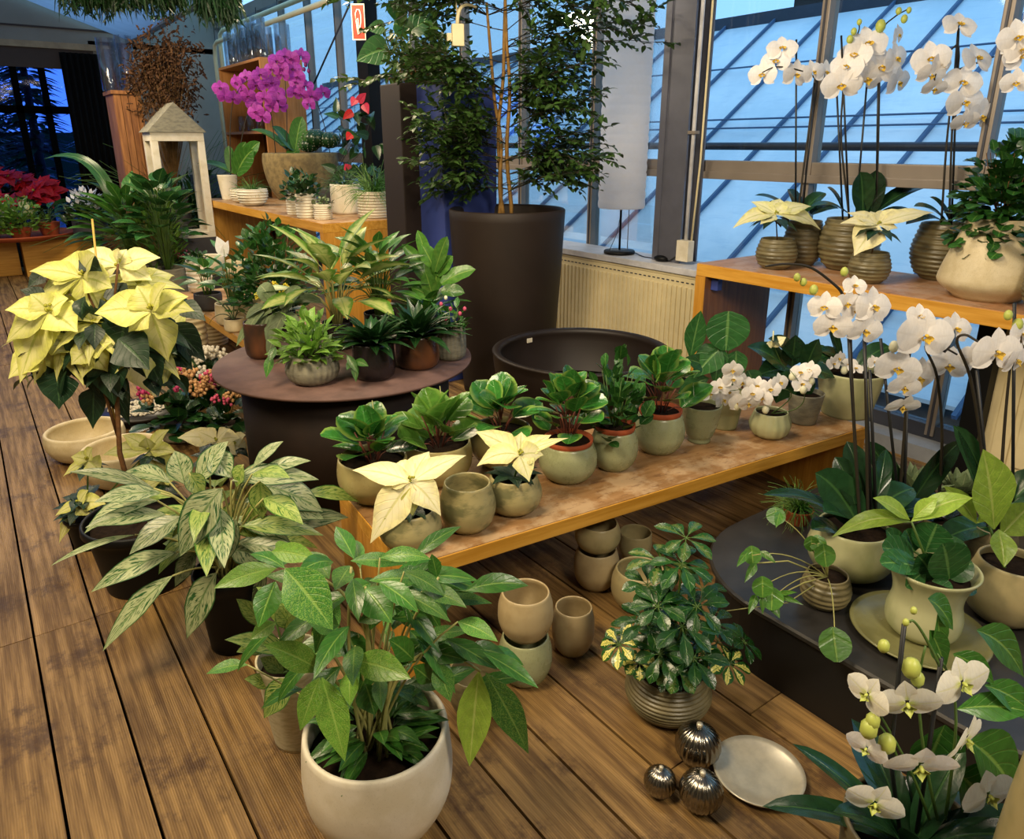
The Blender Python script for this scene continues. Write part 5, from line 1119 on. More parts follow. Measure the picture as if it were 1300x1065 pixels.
def poin_small(label, pot, c0, br, mt='bract_cream', zs=ZS):
    px, yb, w, yr = pot; c, R, H = fit(px, yb, zs, w, yr); t = thing('potted_poinsettia', label, 'potted plant', c); add_pot(t, R, H, 'ball', MAT['umber2'], 8, hamp=.02)
    m = MB()
    for e, w_, de, lf in br: pleaf(m, t, c0, e, w_, -.02, de, lf, 'poin', V((0, 0, 1))+TOCAM*.6, .07, .14)
    o = m.build('flower_head', MAT[mt], t); q = MB(); cc = axis_pt(t, c0[0], c0[1], -.02)
    for k in range(7): q.ball(cc+V((0, 0, .01))+rv(.008), .005, 6)
    q.build('cyathia', MAT['cyathia'], o); m = MB()
    for k in range(10): m.leaf(cc-V((0, 0, .015+.01*(k % 3))), pol(k*2.4, .0), S_(t, 34), S_(t, 16), V((0, 0, 1)), 'poin', .8)
    m.build('foliage', MAT['l_poin'], t); q = MB(); q.tube([V((0, 0, H*.8)), cc], .004, .003, 6); q.build('stem', MAT['stem_brown'], t)
poin_small('cream poinsettia in the small ribbed pot nearest the left end of the high shelf', (989, 343, 50, 303), (985, 272), [((930, 290), 24, -.03, .25), ((953, 256), 22, .05, .1), ((990, 252), 22, .08, .1), ((1042, 292), 34, -.02, .25), ((1030, 262), 24, .04, .12), ((965, 285), 18, -.08, .1), ((960, 262), 20, .04, .15), ((1005, 262), 22, .04, .2)], 'bract_pale')
poin_small('white poinsettia in a small ribbed pot at the middle of the high shelf', (1108, 361, 50, 320), (1115, 285), [((1084, 325), 38, -.08, .1), ((1066, 284), 20, 0, .15), ((1075, 270), 24, .06, .1), ((1128, 266), 20, .06, .1), ((1158, 270), 26, .04, .12), ((1186, 270), 24, .0, .12), ((1140, 290), 24, -.04, .1), ((1105, 268), 20, .07, .1)], 'bract_cream')
q = MB()
# white angular bottle pot with ivy-like bush
def ivy(t, z, R, H): bush(t, z+.03, S_(t, 60), S_(t, 100), 520, S_(t, 19), S_(t, 17), 'l_small', 'round', 9, -.55, 'stem_brown', .4, .1, 2, 4, 'foliage', .3, .15)
c, R, H = fit(1276, 386, ZS, 118, 278, .66); t0 = thing('potted_parsley_fern', 'dense dark curly-leaved bush in the large white angular-shouldered pot, right of the high shelf', 'potted plant', c); add_pot(t0, R, H, 'bottle', MAT['cream'], soil=.95, seg=56); ivy(t0, H*.95, R, H)
# ------------------------------------------------------------------ LOW BLACK TABLE (z .30)
random.seed(61); ZD = .25
t0 = thing('potted_pilea', 'trailing pilea in a small hand-pinched brown pot on the black table', 'potted plant', (0, 0, 0)); c, R, H = fit(1053, 777, ZD, 60, 728); t0.location = c; add_pot(t0, R, H, 'ball', MAT['umber2'], 6, hamp=.025, soil=.85)
m = MB(); s = MB()
def disc(x, y, r, dz, nh):
    cc = axis_pt(t0, x, y, dz); u = nh.cross(V((0, 0, 1))).normalized(); w_ = u.cross(nh).normalized(); L_ = 2*r*ppm(t0)
    m.leaf(cc-w_*L_*.5*-1, -w_, L_, L_*.94, nh, 'round', 0, .05, 7, 6)
for x, y, r, dz, root in ((1060, 818, 19, -.27, (1057, 735)), (1047, 705, 14, -.04, (1040, 735)), (1038, 690, 11, 0, (1040, 735)), (968, 745, 13, -.1, (1035, 735)), (980, 760, 14, -.1, (1035, 735)), (955, 705, 12, -.02, (1035, 715)), (1030, 690, 10, .0, (1045, 730)), (985, 655, 12, .04, (1030, 690))):
    disc(x, y, r, dz, TOCAM+V((0, 0, .6))+rv(.25)); A = V((0, 0, H*.85)); E_ = axis_pt(t0, x, y, dz); s.tube(bez(A, (A+E_)/2+V((0, 0, .07)), E_, 8), .0022, .0014, 5)
for b, e, w_ in (((960, 715), (945, 740), 10), ((965, 700), (985, 715), 8), ((960, 755), (950, 780), 10), ((975, 760), (990, 785), 13), ((980, 755), (1020, 768), 7), ((968, 745), (968, 780), 10), ((990, 650), (985, 670), 10), ((950, 700), (935, 720), 9), ((985, 755), (1012, 752), 6)): pleaf(m, t0, b, e, w_, -.08, -.12, .1, 'ovate', TOCAM+V((0, 0, .6)))
s.tube([V((0, 0, H*.9)), axis_pt(t0, 1000, 712, -.02), axis_pt(t0, 960, 715, -.02)], .0028, .002, 5); s.tube([V((0, 0, H*.9)), axis_pt(t0, 1020, 740, -.06), axis_pt(t0, 990, 755, -.08)], .0028, .002, 5); s.tube([V((0, 0, H*.9)), axis_pt(t0, 1000, 765, -.1), axis_pt(t0, 890, 780, -.1)], .0022, .0014, 5)
m.build('foliage', MAT['l_orchid_lt'], t0); s.build('stems', MAT['stem_pale'], t0)
# orchid in wide beige pot with the three dark spikes
big_orchid('tall white orchid with three dark stakes in a wide beige pot on the black table', (1090, 742, 104, 668, 'ball', 'celadon', 0),
  [dict(p=[(1092, 670, 0), (1082, 500, 0), (1078, 400, 0), (1070, 375, 0), (1060, 362, 0), (1030, 340, -.03), (1000, 335, -.05), (972, 338, -.08)], f=[(1047, 390, 38, -.6, .1), (1057, 415, 44, -.2, -.2), (1075, 385, 34, .1, -.3)], b=[(1012, 352, 4), (1020, 358, 4), (1033, 368, 5)], bm='bud_green'),
   dict(p=[(1102, 670, 0), (1100, 540, 0), (1098, 440, 0), (1095, 400, 0), (1090, 370, 0), (1082, 355, 0)], f=[(1085, 363, 28, 0, .5), (1108, 390, 50, .3, .2), (1098, 420, 44, .1, -.2), (1088, 395, 36, -.2, .1)], b=[(1072, 345, 4.5)]),
   ],
  [((1075, 660), (968, 628), 20, -.02), ((1090, 668), (1035, 600), 44, .02, TOCAM+V((0, 0, .4))), ((1085, 670), (1045, 650), 34, -.08), ((1100, 660), (1160, 620), 40, .06), ((1070, 680), (1030, 672), 30, -.06), ((1110, 665), (1190, 645), 30, .03), ((1085, 640), (1060, 580), 26, .06, TOCAM), ((1110, 650), (1125, 570), 22, .1, TOCAM), ((1100, 655), (1075, 560), 30, .1, TOCAM)], zs=ZD, stakes=((1092, 670, 1075, 388), (1107, 670, 1097, 430), (1113, 670, 1104, 470)))
q = MB(); t1 = COL.objects[-1]
big_orchid('white orchid with a drooping arc of large blooms behind the flared pot, black table', (1140, 705, 60, 650, 'cyl', 'umber', 0),
  [dict(p=[(1140, 660, 0), (1146, 580, 0), (1150, 520, 0), (1152, 470, .02), (1160, 430, .03), (1175, 405, 0), (1160, 400, -.03)], f=[(1168, 402, 34, .1, .5, -.06), (1174, 428, 66, 0, .1, -.08), (1140, 468, 52, -.3, 0), (1165, 480, 56, .3, -.2, .02), (1148, 492, 40, -.1, -.4), (1146, 516, 42, 0, -.8)], b=[(1135, 440, 6), (1150, 415, 5)], bm='bud_white'),
   dict(p=[(1190, 660, .02), (1196, 560, .02), (1190, 480, .02), (1175, 440, 0), (1195, 440, -.03), (1215, 450, -.03)], f=[(1213, 418, 44, .2, .3, .03), (1205, 464, 50, -.3, -.2, .02)])],
  [((1150, 650), (1220, 560), 30, .05, TOCAM), ((1140, 655), (1215, 640), 30, .03), ((1145, 650), (1100, 560), 26, .05, TOCAM)], zs=ZD, stakes=((1146, 700, 1152, 500), (1148, 700, 1118, 430)))
big_orchid('rightmost white orchid on the black table, blooms beside two tall dark stakes', (1262, 735, 60, 668, 'ball', 'umber', 0),
  [dict(p=[(1255, 670, 0), (1245, 560, 0), (1232, 480, 0), (1215, 435, 0), (1225, 425, -.02), (1245, 435, -.04), (1285, 450, -.04)], f=[(1265, 448, 60, .1, 0, -.08), (1290, 458, 44, .6, -.2, -.06), (1240, 452, 38, -.5, 0, 0)], b=[(1280, 400, 5), (1292, 412, 6)], bm='bud_green'),
   dict(p=[(1268, 670, 0), (1274, 560, 0), (1282, 470, 0), (1290, 420, 0)], f=[(1298, 425, 40, .3, .2)])],
  [((1262, 660), (1210, 540), 24, .05, TOCAM), ((1265, 660), (1330, 600), 40, .0), ((1255, 670), (1190, 690), 34, -.03), ((1260, 660), (1215, 540), 20, .05, TOCAM)], zs=ZD, stakes=((1285, 700, 1288, 385), (1262, 700, 1240, 470)))
# saucer + flared pot with peperomia
c, R, H = fit(1172, 850, ZD, 170, 800, .8); t0 = thing('saucer', 'olive glazed saucer under the flared pot', 'saucer', (0, 0, 0)); cs = pz(1165, 805, ZD); t0.location = cs
q = MB(); q.lathe([(.0005, .0), (.12, .0), (.17, .012), (.185, .022), (.182, .026), (.168, .018), (.12, .008), (.0005, .008)], 72); q.build('dish', MAT['saucer_olive'], t0)
t0 = thing('potted_peperomia', 'thick dark-leaved peperomia in the flared olive-green vase pot on the saucer', 'potted plant', cs+V((.012, 0, .0095)))
Rf = 57*depth(cs)/FPX*.94; Hf = 0.
lo, hi = 0, 1
for _ in range(30):
    h = (lo+hi)/2; lo, hi = (h, hi) if proj(cs+V((.012, 0, h)))[1] > 722 else (lo, h)
Hf = lo; add_pot(t0, Rf, Hf, 'flare', MAT['celadon'], soil=.86, seg=56)
m = MB(); s = MB()
for b, e, w_, de, nh in (((1205, 735), (1197, 690), 44, -.08, TOCAM), ((1175, 700), (1190, 665), 40, .02, None), ((1160, 710), (1120, 695), 34, .0, None), ((1165, 720), (1118, 715), 30, -.04, None), ((1175, 725), (1150, 745), 26, -.06, TOCAM), ((1185, 735), (1165, 705), 30, -.05, TOCAM), ((1150, 715), (1125, 672), 26, .04, None), ((1200, 730), (1235, 715), 34, -.03, None), ((1190, 710), (1225, 690), 30, .04, None), ((1160, 700), (1150, 672), 30, .05, None), ((1180, 745), (1210, 752), 24, -.08, None), ((1205, 740), (1240, 750), 24, -.04, None)):
    pleaf(m, t0, b, e, w_, de*.6, de, .12, 'round', nh or (V((0, 0, 1))+TOCAM*.6+rv(.2)), 0, .2, s, V((random.uniform(-.02, .02), random.uniform(-.02, .02), Hf*.85)), nc=6)
m.build('foliage', MAT['l_anth'], t0); s.build('stems', MAT['stem_green'], t0)
m = MB(); s = MB()
for b, e, w_, l_ in (((1157, 663), (1056, 682), 22, .3), ((1155, 660), (1108, 632), 22, .12), ((1157, 662), (1235, 632), 26, .2), ((1160, 658), (1190, 632), 18, .12)): pleaf(m, t0, b, e, w_, -.02, -.02, l_, 'lance', V((0, 0, 1))+TOCAM*.6, .04, .2, nc=6)
s.tube([V((0, 0, Hf*.85)), axis_pt(t0, 1172, 700, -.02), axis_pt(t0, 1157, 662, -.02)], .004, .003, 6)
o = m.build('young_leaves', MAT['l_yg'], t0); o['label'] = 'lime green young leaves'; s.build('shoot', MAT['stem_green'], t0)
# yellow-green broad leaves (two orchids without bloom)
t0 = pot_plant('beige round pot at the right edge with the tall lime green leaves', 1290, 800, ZD, 96, 712, 'ball', 'sand2', lambda t, z, R, H: None)
m = MB(); s = MB()
for b, e, w_, de, l_ in (((1262, 672), (1248, 570), 50, -.05, .1), ((1240, 665), (1198, 617), 20, -.02, .15), ((1268, 672), (1275, 720), 30, -.1, .05), ((1255, 660), (1265, 580), 34, .04, .1), ((1270, 680), (1310, 640), 40, 0, .1), ((1240, 664), (1290, 620), 26, .03, .1)): pleaf(m, t0, b, e, w_, -.03, de, l_, 'lance', TOCAM+V((0, 0, .3)), .04, .25, nc=6)
s.tube(bez(V((0, 0, .12)), axis_pt(t0, 1275, 720), axis_pt(t0, 1256, 668), 6), .006, .004, 6)
m.build('foliage', MAT['l_yg'], t0); s.build('stems', MAT['stem_green'], t0)
t0 = pot_plant('dark saucered grey-tan pot behind the flared pot, with drooping leaves', 1200, 699, ZD, 62, 655, 'cup', 'sand2', lambda t, z, R, H: rosette(t, z, 7, S_(t, 46), S_(t, 22), 'l_orchid', 'strap', .2, .9, 1., .01))
t0 = pot_plant('wiry green mistletoe cactus in a terracotta pot at the left rim of the black table', 1016, 668, ZD, 38, 645, 'taper', 'terracotta', lambda t, z, R, H: grassy(t, z, R, R, 230, S_(t, 48), .0013, 'l_mid'))
for (px, yb, lab) in ((1170, 640, 'felty grey-green succulent rosette left of its twin behind the orchids'), (1225, 640, 'felty grey-green succulent rosette right of its twin behind the orchids')):
    pot_plant(lab, px, yb, ZD, 44, 622, 'cup', 'umber', lambda t, z, R, H: rosette(t, z, 26, S_(t, 46), S_(t, 17), 'l_grey', 'ovate', .0, 1.3, -.2, .02, N=7, fold=.35))
# foreground orchid at the lower right
c = pd(1195, 900, 1.25); c.z = 0; t0 = thing('potted_orchid', 'foreground orchid with greenish white blooms and buds at the lower right corner', 'potted orchid', c)
Hp = .42; add_pot(t0, .12, Hp, 'taper', MAT['umber'], 14)
q = MB(); 
for (x0, y0, x1, y1) in ((1130, 960, 1148, 792), (1178, 960, 1195, 835)): q.tube([V((random.uniform(-.03, .03), random.uniform(-.03, .03), Hp*.85)), axis_pt(t0, x0, y0, 0), axis_pt(t0, x1, y1, 0)], .004, None, 6)
q.build('stake', MAT['stick_dark'], t0)
for P_ in ([(1180, 1040), (1150, 950), (1118, 915), (1108, 888)], [(1190, 1040), (1165, 930), (1160, 870), (1175, 820), (1150, 815)], [(1200, 1040), (1215, 930), (1225, 880), (1190, 830)], [(1140, 965), (1130, 930), (1110, 915)], [(1195, 850), (1172, 800), (1158, 780), (1155, 790)]):
    q = MB(); pp = [axis_pt(t0, x, y, -.0) for x, y in P_]; pp = pp if len(pp) > 3 else [pp[0]]+pp; q.tube(bez3(pp[0], pp[1], pp[2], pp[3], 10), .003, .0018, 6); q.build('flower_spike', MAT['stem_green'], t0)
for x, y, s_, fx, fy, dz, mt in ((1101, 882, 56, -1.6, 0, -.02, 'pet_greenwhite'), (1152, 893, 74, -.2, -.3, -.04, 'pet_greenwhite'), (1222, 868, 72, .2, .1, -.02, 'pet_greenwhite'), (1226, 940, 74, .7, -.2, -.02, 'pet_greenwhite'), (1168, 972, 84, -.1, -.5, -.05, 'pet_white'), (1100, 950, 50, -1., -.2, -.02, 'pet_white'), (1255, 1010, 76, .2, 0, -.03, 'pet_white'), (1110, 1020, 70, -.4, -.2, -.03, 'pet_greenwhite')):
    add_flower(t0, axis_pt(t0, x, y, dz), TOCAM+RT*fx+V((0, 0, 1))*fy, s_*ppm(t0, .6), mt, 'bud_green', random.uniform(-.3, .3))
for x, y, r in ((1122, 820, 7), (1157, 848, 11), (1165, 862, 8), (1103, 925, 11), (1126, 944, 11), (1150, 790, 4), (1108, 915, 9), (1160, 775, 4)): bud(t0, axis_pt(t0, x, y, -.03), r*ppm(t0, .6), 'bud_green')
m = MB()
for b, e, w_, de in (((1215, 900), (1310, 905), 30, .06), ((1250, 870), (1320, 920), 34, .1), ((1180, 800), (1200, 850), 26, .06), ((1210, 830), (1262, 868), 26, .06), ((1178, 760), (1210, 800), 30, .1), ((1190, 780), (1192, 840), 24, .08), ((1200, 920), (1170, 990), 60, .08), ((1230, 940), (1290, 1010), 70, .08), ((1240, 800), (1300, 860), 40, .14), ((1215, 980), (1260, 1040), 70, .05)): pleaf(m, t0, b, e, w_, .06, de, .15, 'lance', TOCAM+V((0, 0, .8))+rv(.3), .02, .2, nc=6)
rosette(t0, Hp*.9, 14, .28, .06, 'l_orchid', 'strap', .3, 1.3, .9, .02); m.build('foliage', MAT['l_mid'], t0)
c = pd(1368, 1005, 1.12); t0 = thing('plant_pot', 'pale beige pot cut off at the bottom right corner', 'pot', (c.x, c.y, 0)); add_pot(t0, .085, c.z-.02+.09, 'egg', MAT['sand2'])
# ------------------------------------------------------------------ LAMP ON THE SILL
lc = V((3.80, 3.87, .842)); t0 = thing('table_lamp', 'unlit column lamp with a tall pleated white paper shade on the window sill', 'lamp', lc)
q = MB(); q.lathe([(.0005, 0), (.108, 0), (.112, .006), (.112, .022), (.106, .027), (.0005, .030)], 48); q.build('base', MAT['nursery_black'], t0)
q = MB(); q.tube([(0, 0, .02), (0, 0, .9)], .008, None, 8); q.build('pole', MAT['nursery_black'], t0)
q = MB(); q.tube([(.06, -.02, .9), (.06, -.02, .03)], .003, None, 6); q.build('pull_cord', MAT['alu'], t0)
t = NT('paper'); v = t.obj(); n_ = t.noise(v, 40, 4); p = t.bsdf(t.mul(lin('f6f4fa'), t.ramp(n_, .3, .7, .93, 1.02)), .85, 0, .2); tr_ = t.n('ShaderNodeBsdfTranslucent'); tr_.inputs[0].default_value = lin('ffffff'); mx = t.n('ShaderNodeMixShader'); mx.inputs[0].default_value = .7; t.l(p.outputs[0], mx.inputs[1]); t.l(tr_.outputs[0], mx.inputs[2]); MAT['paper'] = t.done(mx.outputs[0])
q = MB(); zt0 = .325; n_ = 150; ztop = 1.75; rS = .162
pr = [(rS+.007*abs(math.sin((z_/n_)*(ztop-zt0)/.062*PI))**.5-.002, zt0+(ztop-zt0)*z_/n_) for z_ in range(n_+1)]
q.lathe(pr, 64); q.build('lamp_shade', MAT['paper'], t0)
q = MB(); q.tube([(-.03, -.02, .25), (-.06, -.03, .15), (-.1, .0, .03)], .0025, None, 6); q.tube([(.08, -.08, .01), (.03, -.18, .006), (-.03, -.28, .012), (.0, -.36, .008), (-.02, -.5, .01), (-.02, -.56, .05)], .004, None, 6); q.build('power_cord', MAT['stick_dark'], t0)
q = MB(); q.ball((-.04, -.44, .022), .05, 12, 0, (.7, 1.1, .42)); tag(q.build('foot_switch', MAT['nursery_black'], None, lc), 'black cord switch lying on the sill by the column', 'switch')
# ------------------------------------------------------------------ BACK SHELF (z 1.0)
random.seed(71); ZK = 1.0
def on(px, yb, zs=ZK): return pz(px, yb, zs)
def wp(label, px, yb, w, yr, shape, mat, fn=None, hr=0, cat='potted plant', name='potted_plant', zs=ZK, **k):
    c, R, H = fit(px, yb, zs, w, yr); t = thing(name, label, cat, c); add_pot(t, R, H, shape, MAT[mat], hr, hamp=.03, **k)
    if fn: fn(t, H*.86, R, H)
    return t, R, H
gr = lambda L, n=120: (lambda t, z, R, H: grassy(t, z, R, R, n, S_(t, L), .0022, 'l_mid', False))
wp('white ribbed pot full of spilling mistletoe cactus at the right end of the back shelf', 474, 277, 42, 243, 'cyl', 'white', lambda t, z, R, H: grassy(t, z, R, R, 260, S_(t, 46), .0024, 'l_mid'), 9)
wp('wide white pot just behind the mistletoe cactus', 438, 272, 38, 234, 'cyl', 'white', lambda t, z, R, H: grassy(t, z, R, R, 140, S_(t, 36), .0024, 'l_dark'))
wp('smallest white ribbed pot with a grey succulent on the back shelf', 409, 279, 23, 259, 'cyl', 'white', lambda t, z, R, H: bush(t, z, S_(t, 14), S_(t, 14), 50, S_(t, 6), S_(t, 5), 'l_grey', 'round', 3, -.2), 7)
wp('white ribbed pot of ivy, middle of the three small ones', 388, 277, 26, 246, 'cyl', 'white', lambda t, z, R, H: bush(t, z, S_(t, 24), S_(t, 36), 90, S_(t, 12), S_(t, 8), 'l_dark', 'ovate', 5, -.1), 8)
wp('white ribbed pot of ivy, leftmost of the three small ones', 374, 273, 22, 246, 'cyl', 'white', lambda t, z, R, H: bush(t, z, S_(t, 20), S_(t, 34), 70, S_(t, 11), S_(t, 8), 'l_dark', 'ovate', 5, -.1), 8)
t0, R, H = wp('white ribbed footed bowl of grass on the back shelf', 318, 262, 38, 240, 'bowl', 'white', gr(22), 6)
wp('second white ribbed footed bowl, behind the first', 306, 258, 30, 240, 'bowl', 'white', gr(18, 60), 6)
def purple(label, pot, sp, lv, zs=ZK, **k): return big_orchid(label, pot, sp, lv, 'l_mid', zs, 'pet_purple', 'lip_purple', **k)
purple('purple orchid in the tall plain white pot at the left end of the back shelf', (289, 254, 24, 222, 'taper', 'white', 0),
  [dict(p=[(293, 222, 0), (292, 170, 0), (296, 130, 0), (310, 105, 0), (330, 100, 0)], m='stem_dark', f=[(x, y, 20, random.uniform(-.8, .8), random.uniform(-.5, .5), random.uniform(-.1, .05)) for x, y in ((280, 112), (300, 105), (312, 98), (325, 108), (296, 125), (315, 122), (335, 125), (322, 132), (308, 115), (338, 108), (286, 122), (330, 95), (350, 120))]),
   dict(p=[(300, 222, 0), (308, 170, 0), (318, 135, 0), (330, 140, 0)], f=[(x, y, 22, random.uniform(-.5, .5), -.1) for x, y in ((325, 142), (333, 148), (345, 135), (352, 128))])],
  [((295, 220), (250, 208), 16, 0), ((298, 220), (312, 180), 12, 0, TOCAM), ((302, 220), (330, 180), 16, 0, TOCAM), ((300, 222), (322, 190), 22, -.05, TOCAM), ((295, 220), (290, 185), 12, .05, TOCAM)])
t0 = purple('purple orchid with cactus companions in the large rough stone pot', (378, 255, 92, 195, 'stump', 'stone', 0),
  [dict(p=[(350, 195, 0), (345, 150, 0), (338, 120, 0), (330, 100, 0)], f=[(x, y, 20, random.uniform(-.5, .5), random.uniform(-.3, .3)) for x, y in ((345, 105), (352, 118), (345, 88), (355, 135), (358, 95))]),
   dict(p=[(364, 195, 0), (364, 140, 0), (362, 95, 0), (368, 75, 0)], f=[(x, y, 22, random.uniform(-.5, .5), random.uniform(-.3, .3)) for x, y in ((352, 78), (362, 72), (370, 75), (382, 72), (358, 88), (372, 88), (378, 98))], b=[(388, 82, 2.4), (392, 90, 2.4), (386, 88, 2.2)], bm='lip_purple'),
   dict(p=[(420, 200, 0), (412, 160, 0), (402, 130, 0), (392, 110, 0)], f=[(x, y, 20, random.uniform(-.8, .8), random.uniform(-.5, .5)) for x, y in ((376, 105), (388, 110), (396, 122), (382, 120), (410, 118), (392, 132), (374, 118))])],
  [((365, 190), (318, 165), 16, 0), ((375, 190), (384, 148), 18, 0, TOCAM), ((370, 190), (345, 160), 18, 0), ((372, 192), (355, 185), 14, -.05), ((378, 190), (368, 205), 18, -.1)])
q = MB()
for x, y, r in ((400, 176, 15), (418, 178, 13), (392, 184, 12)):
    cc = axis_pt(t0, x, y, -.0); rr = r*ppm(t0); st_ = len(q.v); n0 = 12; pr = [(max(rr*math.sin(PI*i/10), .0005), -rr*.75*math.cos(PI*i/10)) for i in range(11)]
    q.lathe(pr, 36, 0, lambda a, k: 1+.1*math.cos(a*12), cc)
q.build('cactus', MAT['l_dark'], t0); q = MB()
for x, y, r in ((400, 176, 15), (418, 178, 13), (392, 184, 12)):
    cc = axis_pt(t0, x, y, 0); rr = r*ppm(t0)
    for k in range(12):
        for j in range(1, 8): a = 2*PI*k/12; th = PI*j/9; p_ = cc+V((1.1*rr*math.sin(th)*math.cos(a), 1.1*rr*math.sin(th)*math.sin(a), rr*.75*math.cos(th))); q.ball(p_, .0035, 4)
q.build('spines', MAT['gravel_white'], t0)
# red anthurium behind right end
c = on(455, 262); c = V((2.82, 6.85, 1.001)); t0 = thing('potted_anthurium', 'dark-leaved anthurium with red and pink spathes at the back of the back shelf', 'potted plant', c); add_pot(t0, .11, .2, 'cyl', MAT['dark_grey_pot'])
m = MB(); s = MB()
for k in range(46): x, y = random.uniform(425, 482), random.uniform(140, 232); b = axis_pt(t0, x, y, random.uniform(-.08, .1)); m.leaf(b, rv(1)+V((0, 0, -.1)), S_(t0, 20), S_(t0, 11), TOCAM+rv(.8), 'heart', .4)
for (x, y) in ((430, 140), (450, 120), (470, 150), (440, 190), (460, 200)): s.tube([V((0, 0, .18)), axis_pt(t0, (x+452)/2, (y+230)/2), axis_pt(t0, x, y)], .003, .002, 5)
m.build('foliage', MAT['l_dark'], t0); s.build('stems', MAT['stem_dark'], t0)
for x, y, e, mt in ((455, 130, (465, 118), 'bract_pink'), (448, 142, (435, 152), 'bract_red'), (462, 132, (468, 145), 'bract_pink'), (446, 170, (440, 178), 'bract_red'), (443, 215, (438, 208), 'bract_pink'), (452, 125, (446, 135), 'bract_pink')):
    q = MB(); pleaf(q, t0, (x, y), e, 9, -.1, -.12, .1, 'heart', TOCAM, 0, .2); q.build('spathe', MAT[mt], t0)
# box shelf unit with glass vases (stands behind the back shelf)
X0 = 3.02; a = pX(329, 72, X0); bk = pX(275, 80, X0); ZTOP = a.z; yA, yB = a.y, min(bk.y, 10.6)
t0 = thing('box_shelf', 'tall honey-coloured box shelf unit behind the purple orchids', 'shelf', (X0, yA, 0)); L_ = yB-yA
q = MB(); q.box(0, 0, 0, .5, .03, ZTOP, bev=.003); q.build('side_panel', MAT['box_shelf'], t0)
q = MB(); q.box(0, L_-.03, 0, .5, L_, ZTOP, bev=.003); q.build('side_panel', MAT['box_shelf'], t0)
for z in (.05, .85, 1.72, ZTOP-.03): q = MB(); q.box(0, .031, z, .5, L_-.031, z+.03); q.build('shelf_board', MAT['box_shelf'], t0)
q = MB(); q.box(.49, .031, 0, .499, L_-.031, ZTOP-.04); q.build('back_panel', MAT['shelf_inner'], t0)
vg = thinglass('vase_glass', 'f8fbff', .04)
def vase(label, loc, r, h, group='glass vases on the tall box shelf', mat=None):
    t = thing('glass_vase', label, 'vase', loc, 0, group); q = MB(); q.lathe([(.0005, 0), (r*.98, 0), (r, .01), (r, h), (r-.004, h), (r-.004, .02), (.0005, .02)], 28); q.build('glass', mat or vg, t)
random.seed(5)
for k in range(9):
    Y_ = yA+.18+k*(L_-.3)/8.5; vase('clear cylinder vase in the row on top of the tall box shelf', (X0+.13, Y_, ZTOP+.001), random.choice((.07, .085, .1)), random.uniform(.28, .5))
for k in range(6): vase('clear cylinder vase in the row on top of the tall box shelf', (X0+.36, yA+.2+k*.3, ZTOP+.001), .09, random.uniform(.3, .45))
for k in range(4): vase('clear glass jar standing inside the tall box shelf', (X0+.2, yA+.35+k*.36, 1.751), .08, .2, 'glass jars inside the tall box shelf')
# hanging red sign
P_ = pd(455, 28, 5.6); t0 = thing('fire_hose_sign', 'small red fire safety sign with a white hose symbol hanging by the windows', 'sign', P_, -AZ)
sw, sh = 17*5.6/FPX/2, 42*5.6/FPX/2; q = MB(); q.box(-sw, -.003, -sh, sw, .003, sh); plain('sign_white', 'e6e0d4', .5); plain('sign_red', 'c2301c', .45, 0, .4, .05); q.build('plate', MAT['sign_white'], t0)
q = MB(); q.box(-sw*.88, -.0045, -sh*.93, sw*.88, -.0032, sh*.93); q.build('red_field', MAT['sign_red'], t0)
q = MB(); A = [(-.35, .1), (-.35, .45), (-.1, .68), (.25, .66), (.42, .4), (.42, 0), (.22, -.3), (.15, -.62)]; q.tube([(x*sw, -.006, z*sh) for x, z in A], .0045, None, 6)
A = [(-.3, .1), (-.22, -.25), (-.15, -.68), (.15, -.62)]; q.tube([(x*sw, -.006, z*sh) for x, z in A], .0045, None, 6); A = [(-.3, .1), (-.02, .2), (-.02, -.2), (.05, -.62)]; q.tube([(x*sw, -.006, z*sh) for x, z in A], .0045, None, 6); q.build('hose_symbol', MAT['sign_white'], t0)
q = MB(); q.tube([(0, 0, sh), (0, .0, sh+.8)], .002, None, 5); q.build('hanging_wire', MAT['alu'], t0)
# diagonal brace + dark post behind sign
q = MB(); A_ = pX(440, 14, 3.9); B_ = pX(405, 92, 3.9); d_ = (B_-A_); q.tube([A_-d_*.1, B_+d_*.2], .012, None, 6); tag(q.build('brace_rod', MAT['alu_dark']), 'thin dark diagonal brace rod across the far windows', 'rod')
P_ = pX(468, 100, 3.86); q = MB(); q.box(3.78, P_.y-.16, 0, 3.92, P_.y+.1, 3.46); tag(q.build('dark_post', MAT['nursery_black']), 'dark steel column beside the red sign', 'column')
# white adapter hanging in the tree
P_ = pd(581, 45, 4.3); t0 = thing('socket_adapter', 'cream plug adapter hanging on its cable in front of the tree', 'socket', P_, -AZ+.2); q = MB(); q.box(-.035, -.03, -.06, .035, .03, .06, bev=.006); q.box(-.065, -.02, -.035, -.036, .02, .01, bev=.004); q.build('housing', MAT['paint_cream'], t0)
q = MB(); q.tube(bez(V((0, 0, .06)), V((.0, 0, .2)), V((.12, .05, .16)), 8), .012, .008, 8); q.tube([(0, 0, .12), (-.02, 0, .3), (0, 0, 1.)], .005, None, 6); q.build('cable', MAT['paint_cream'], t0)
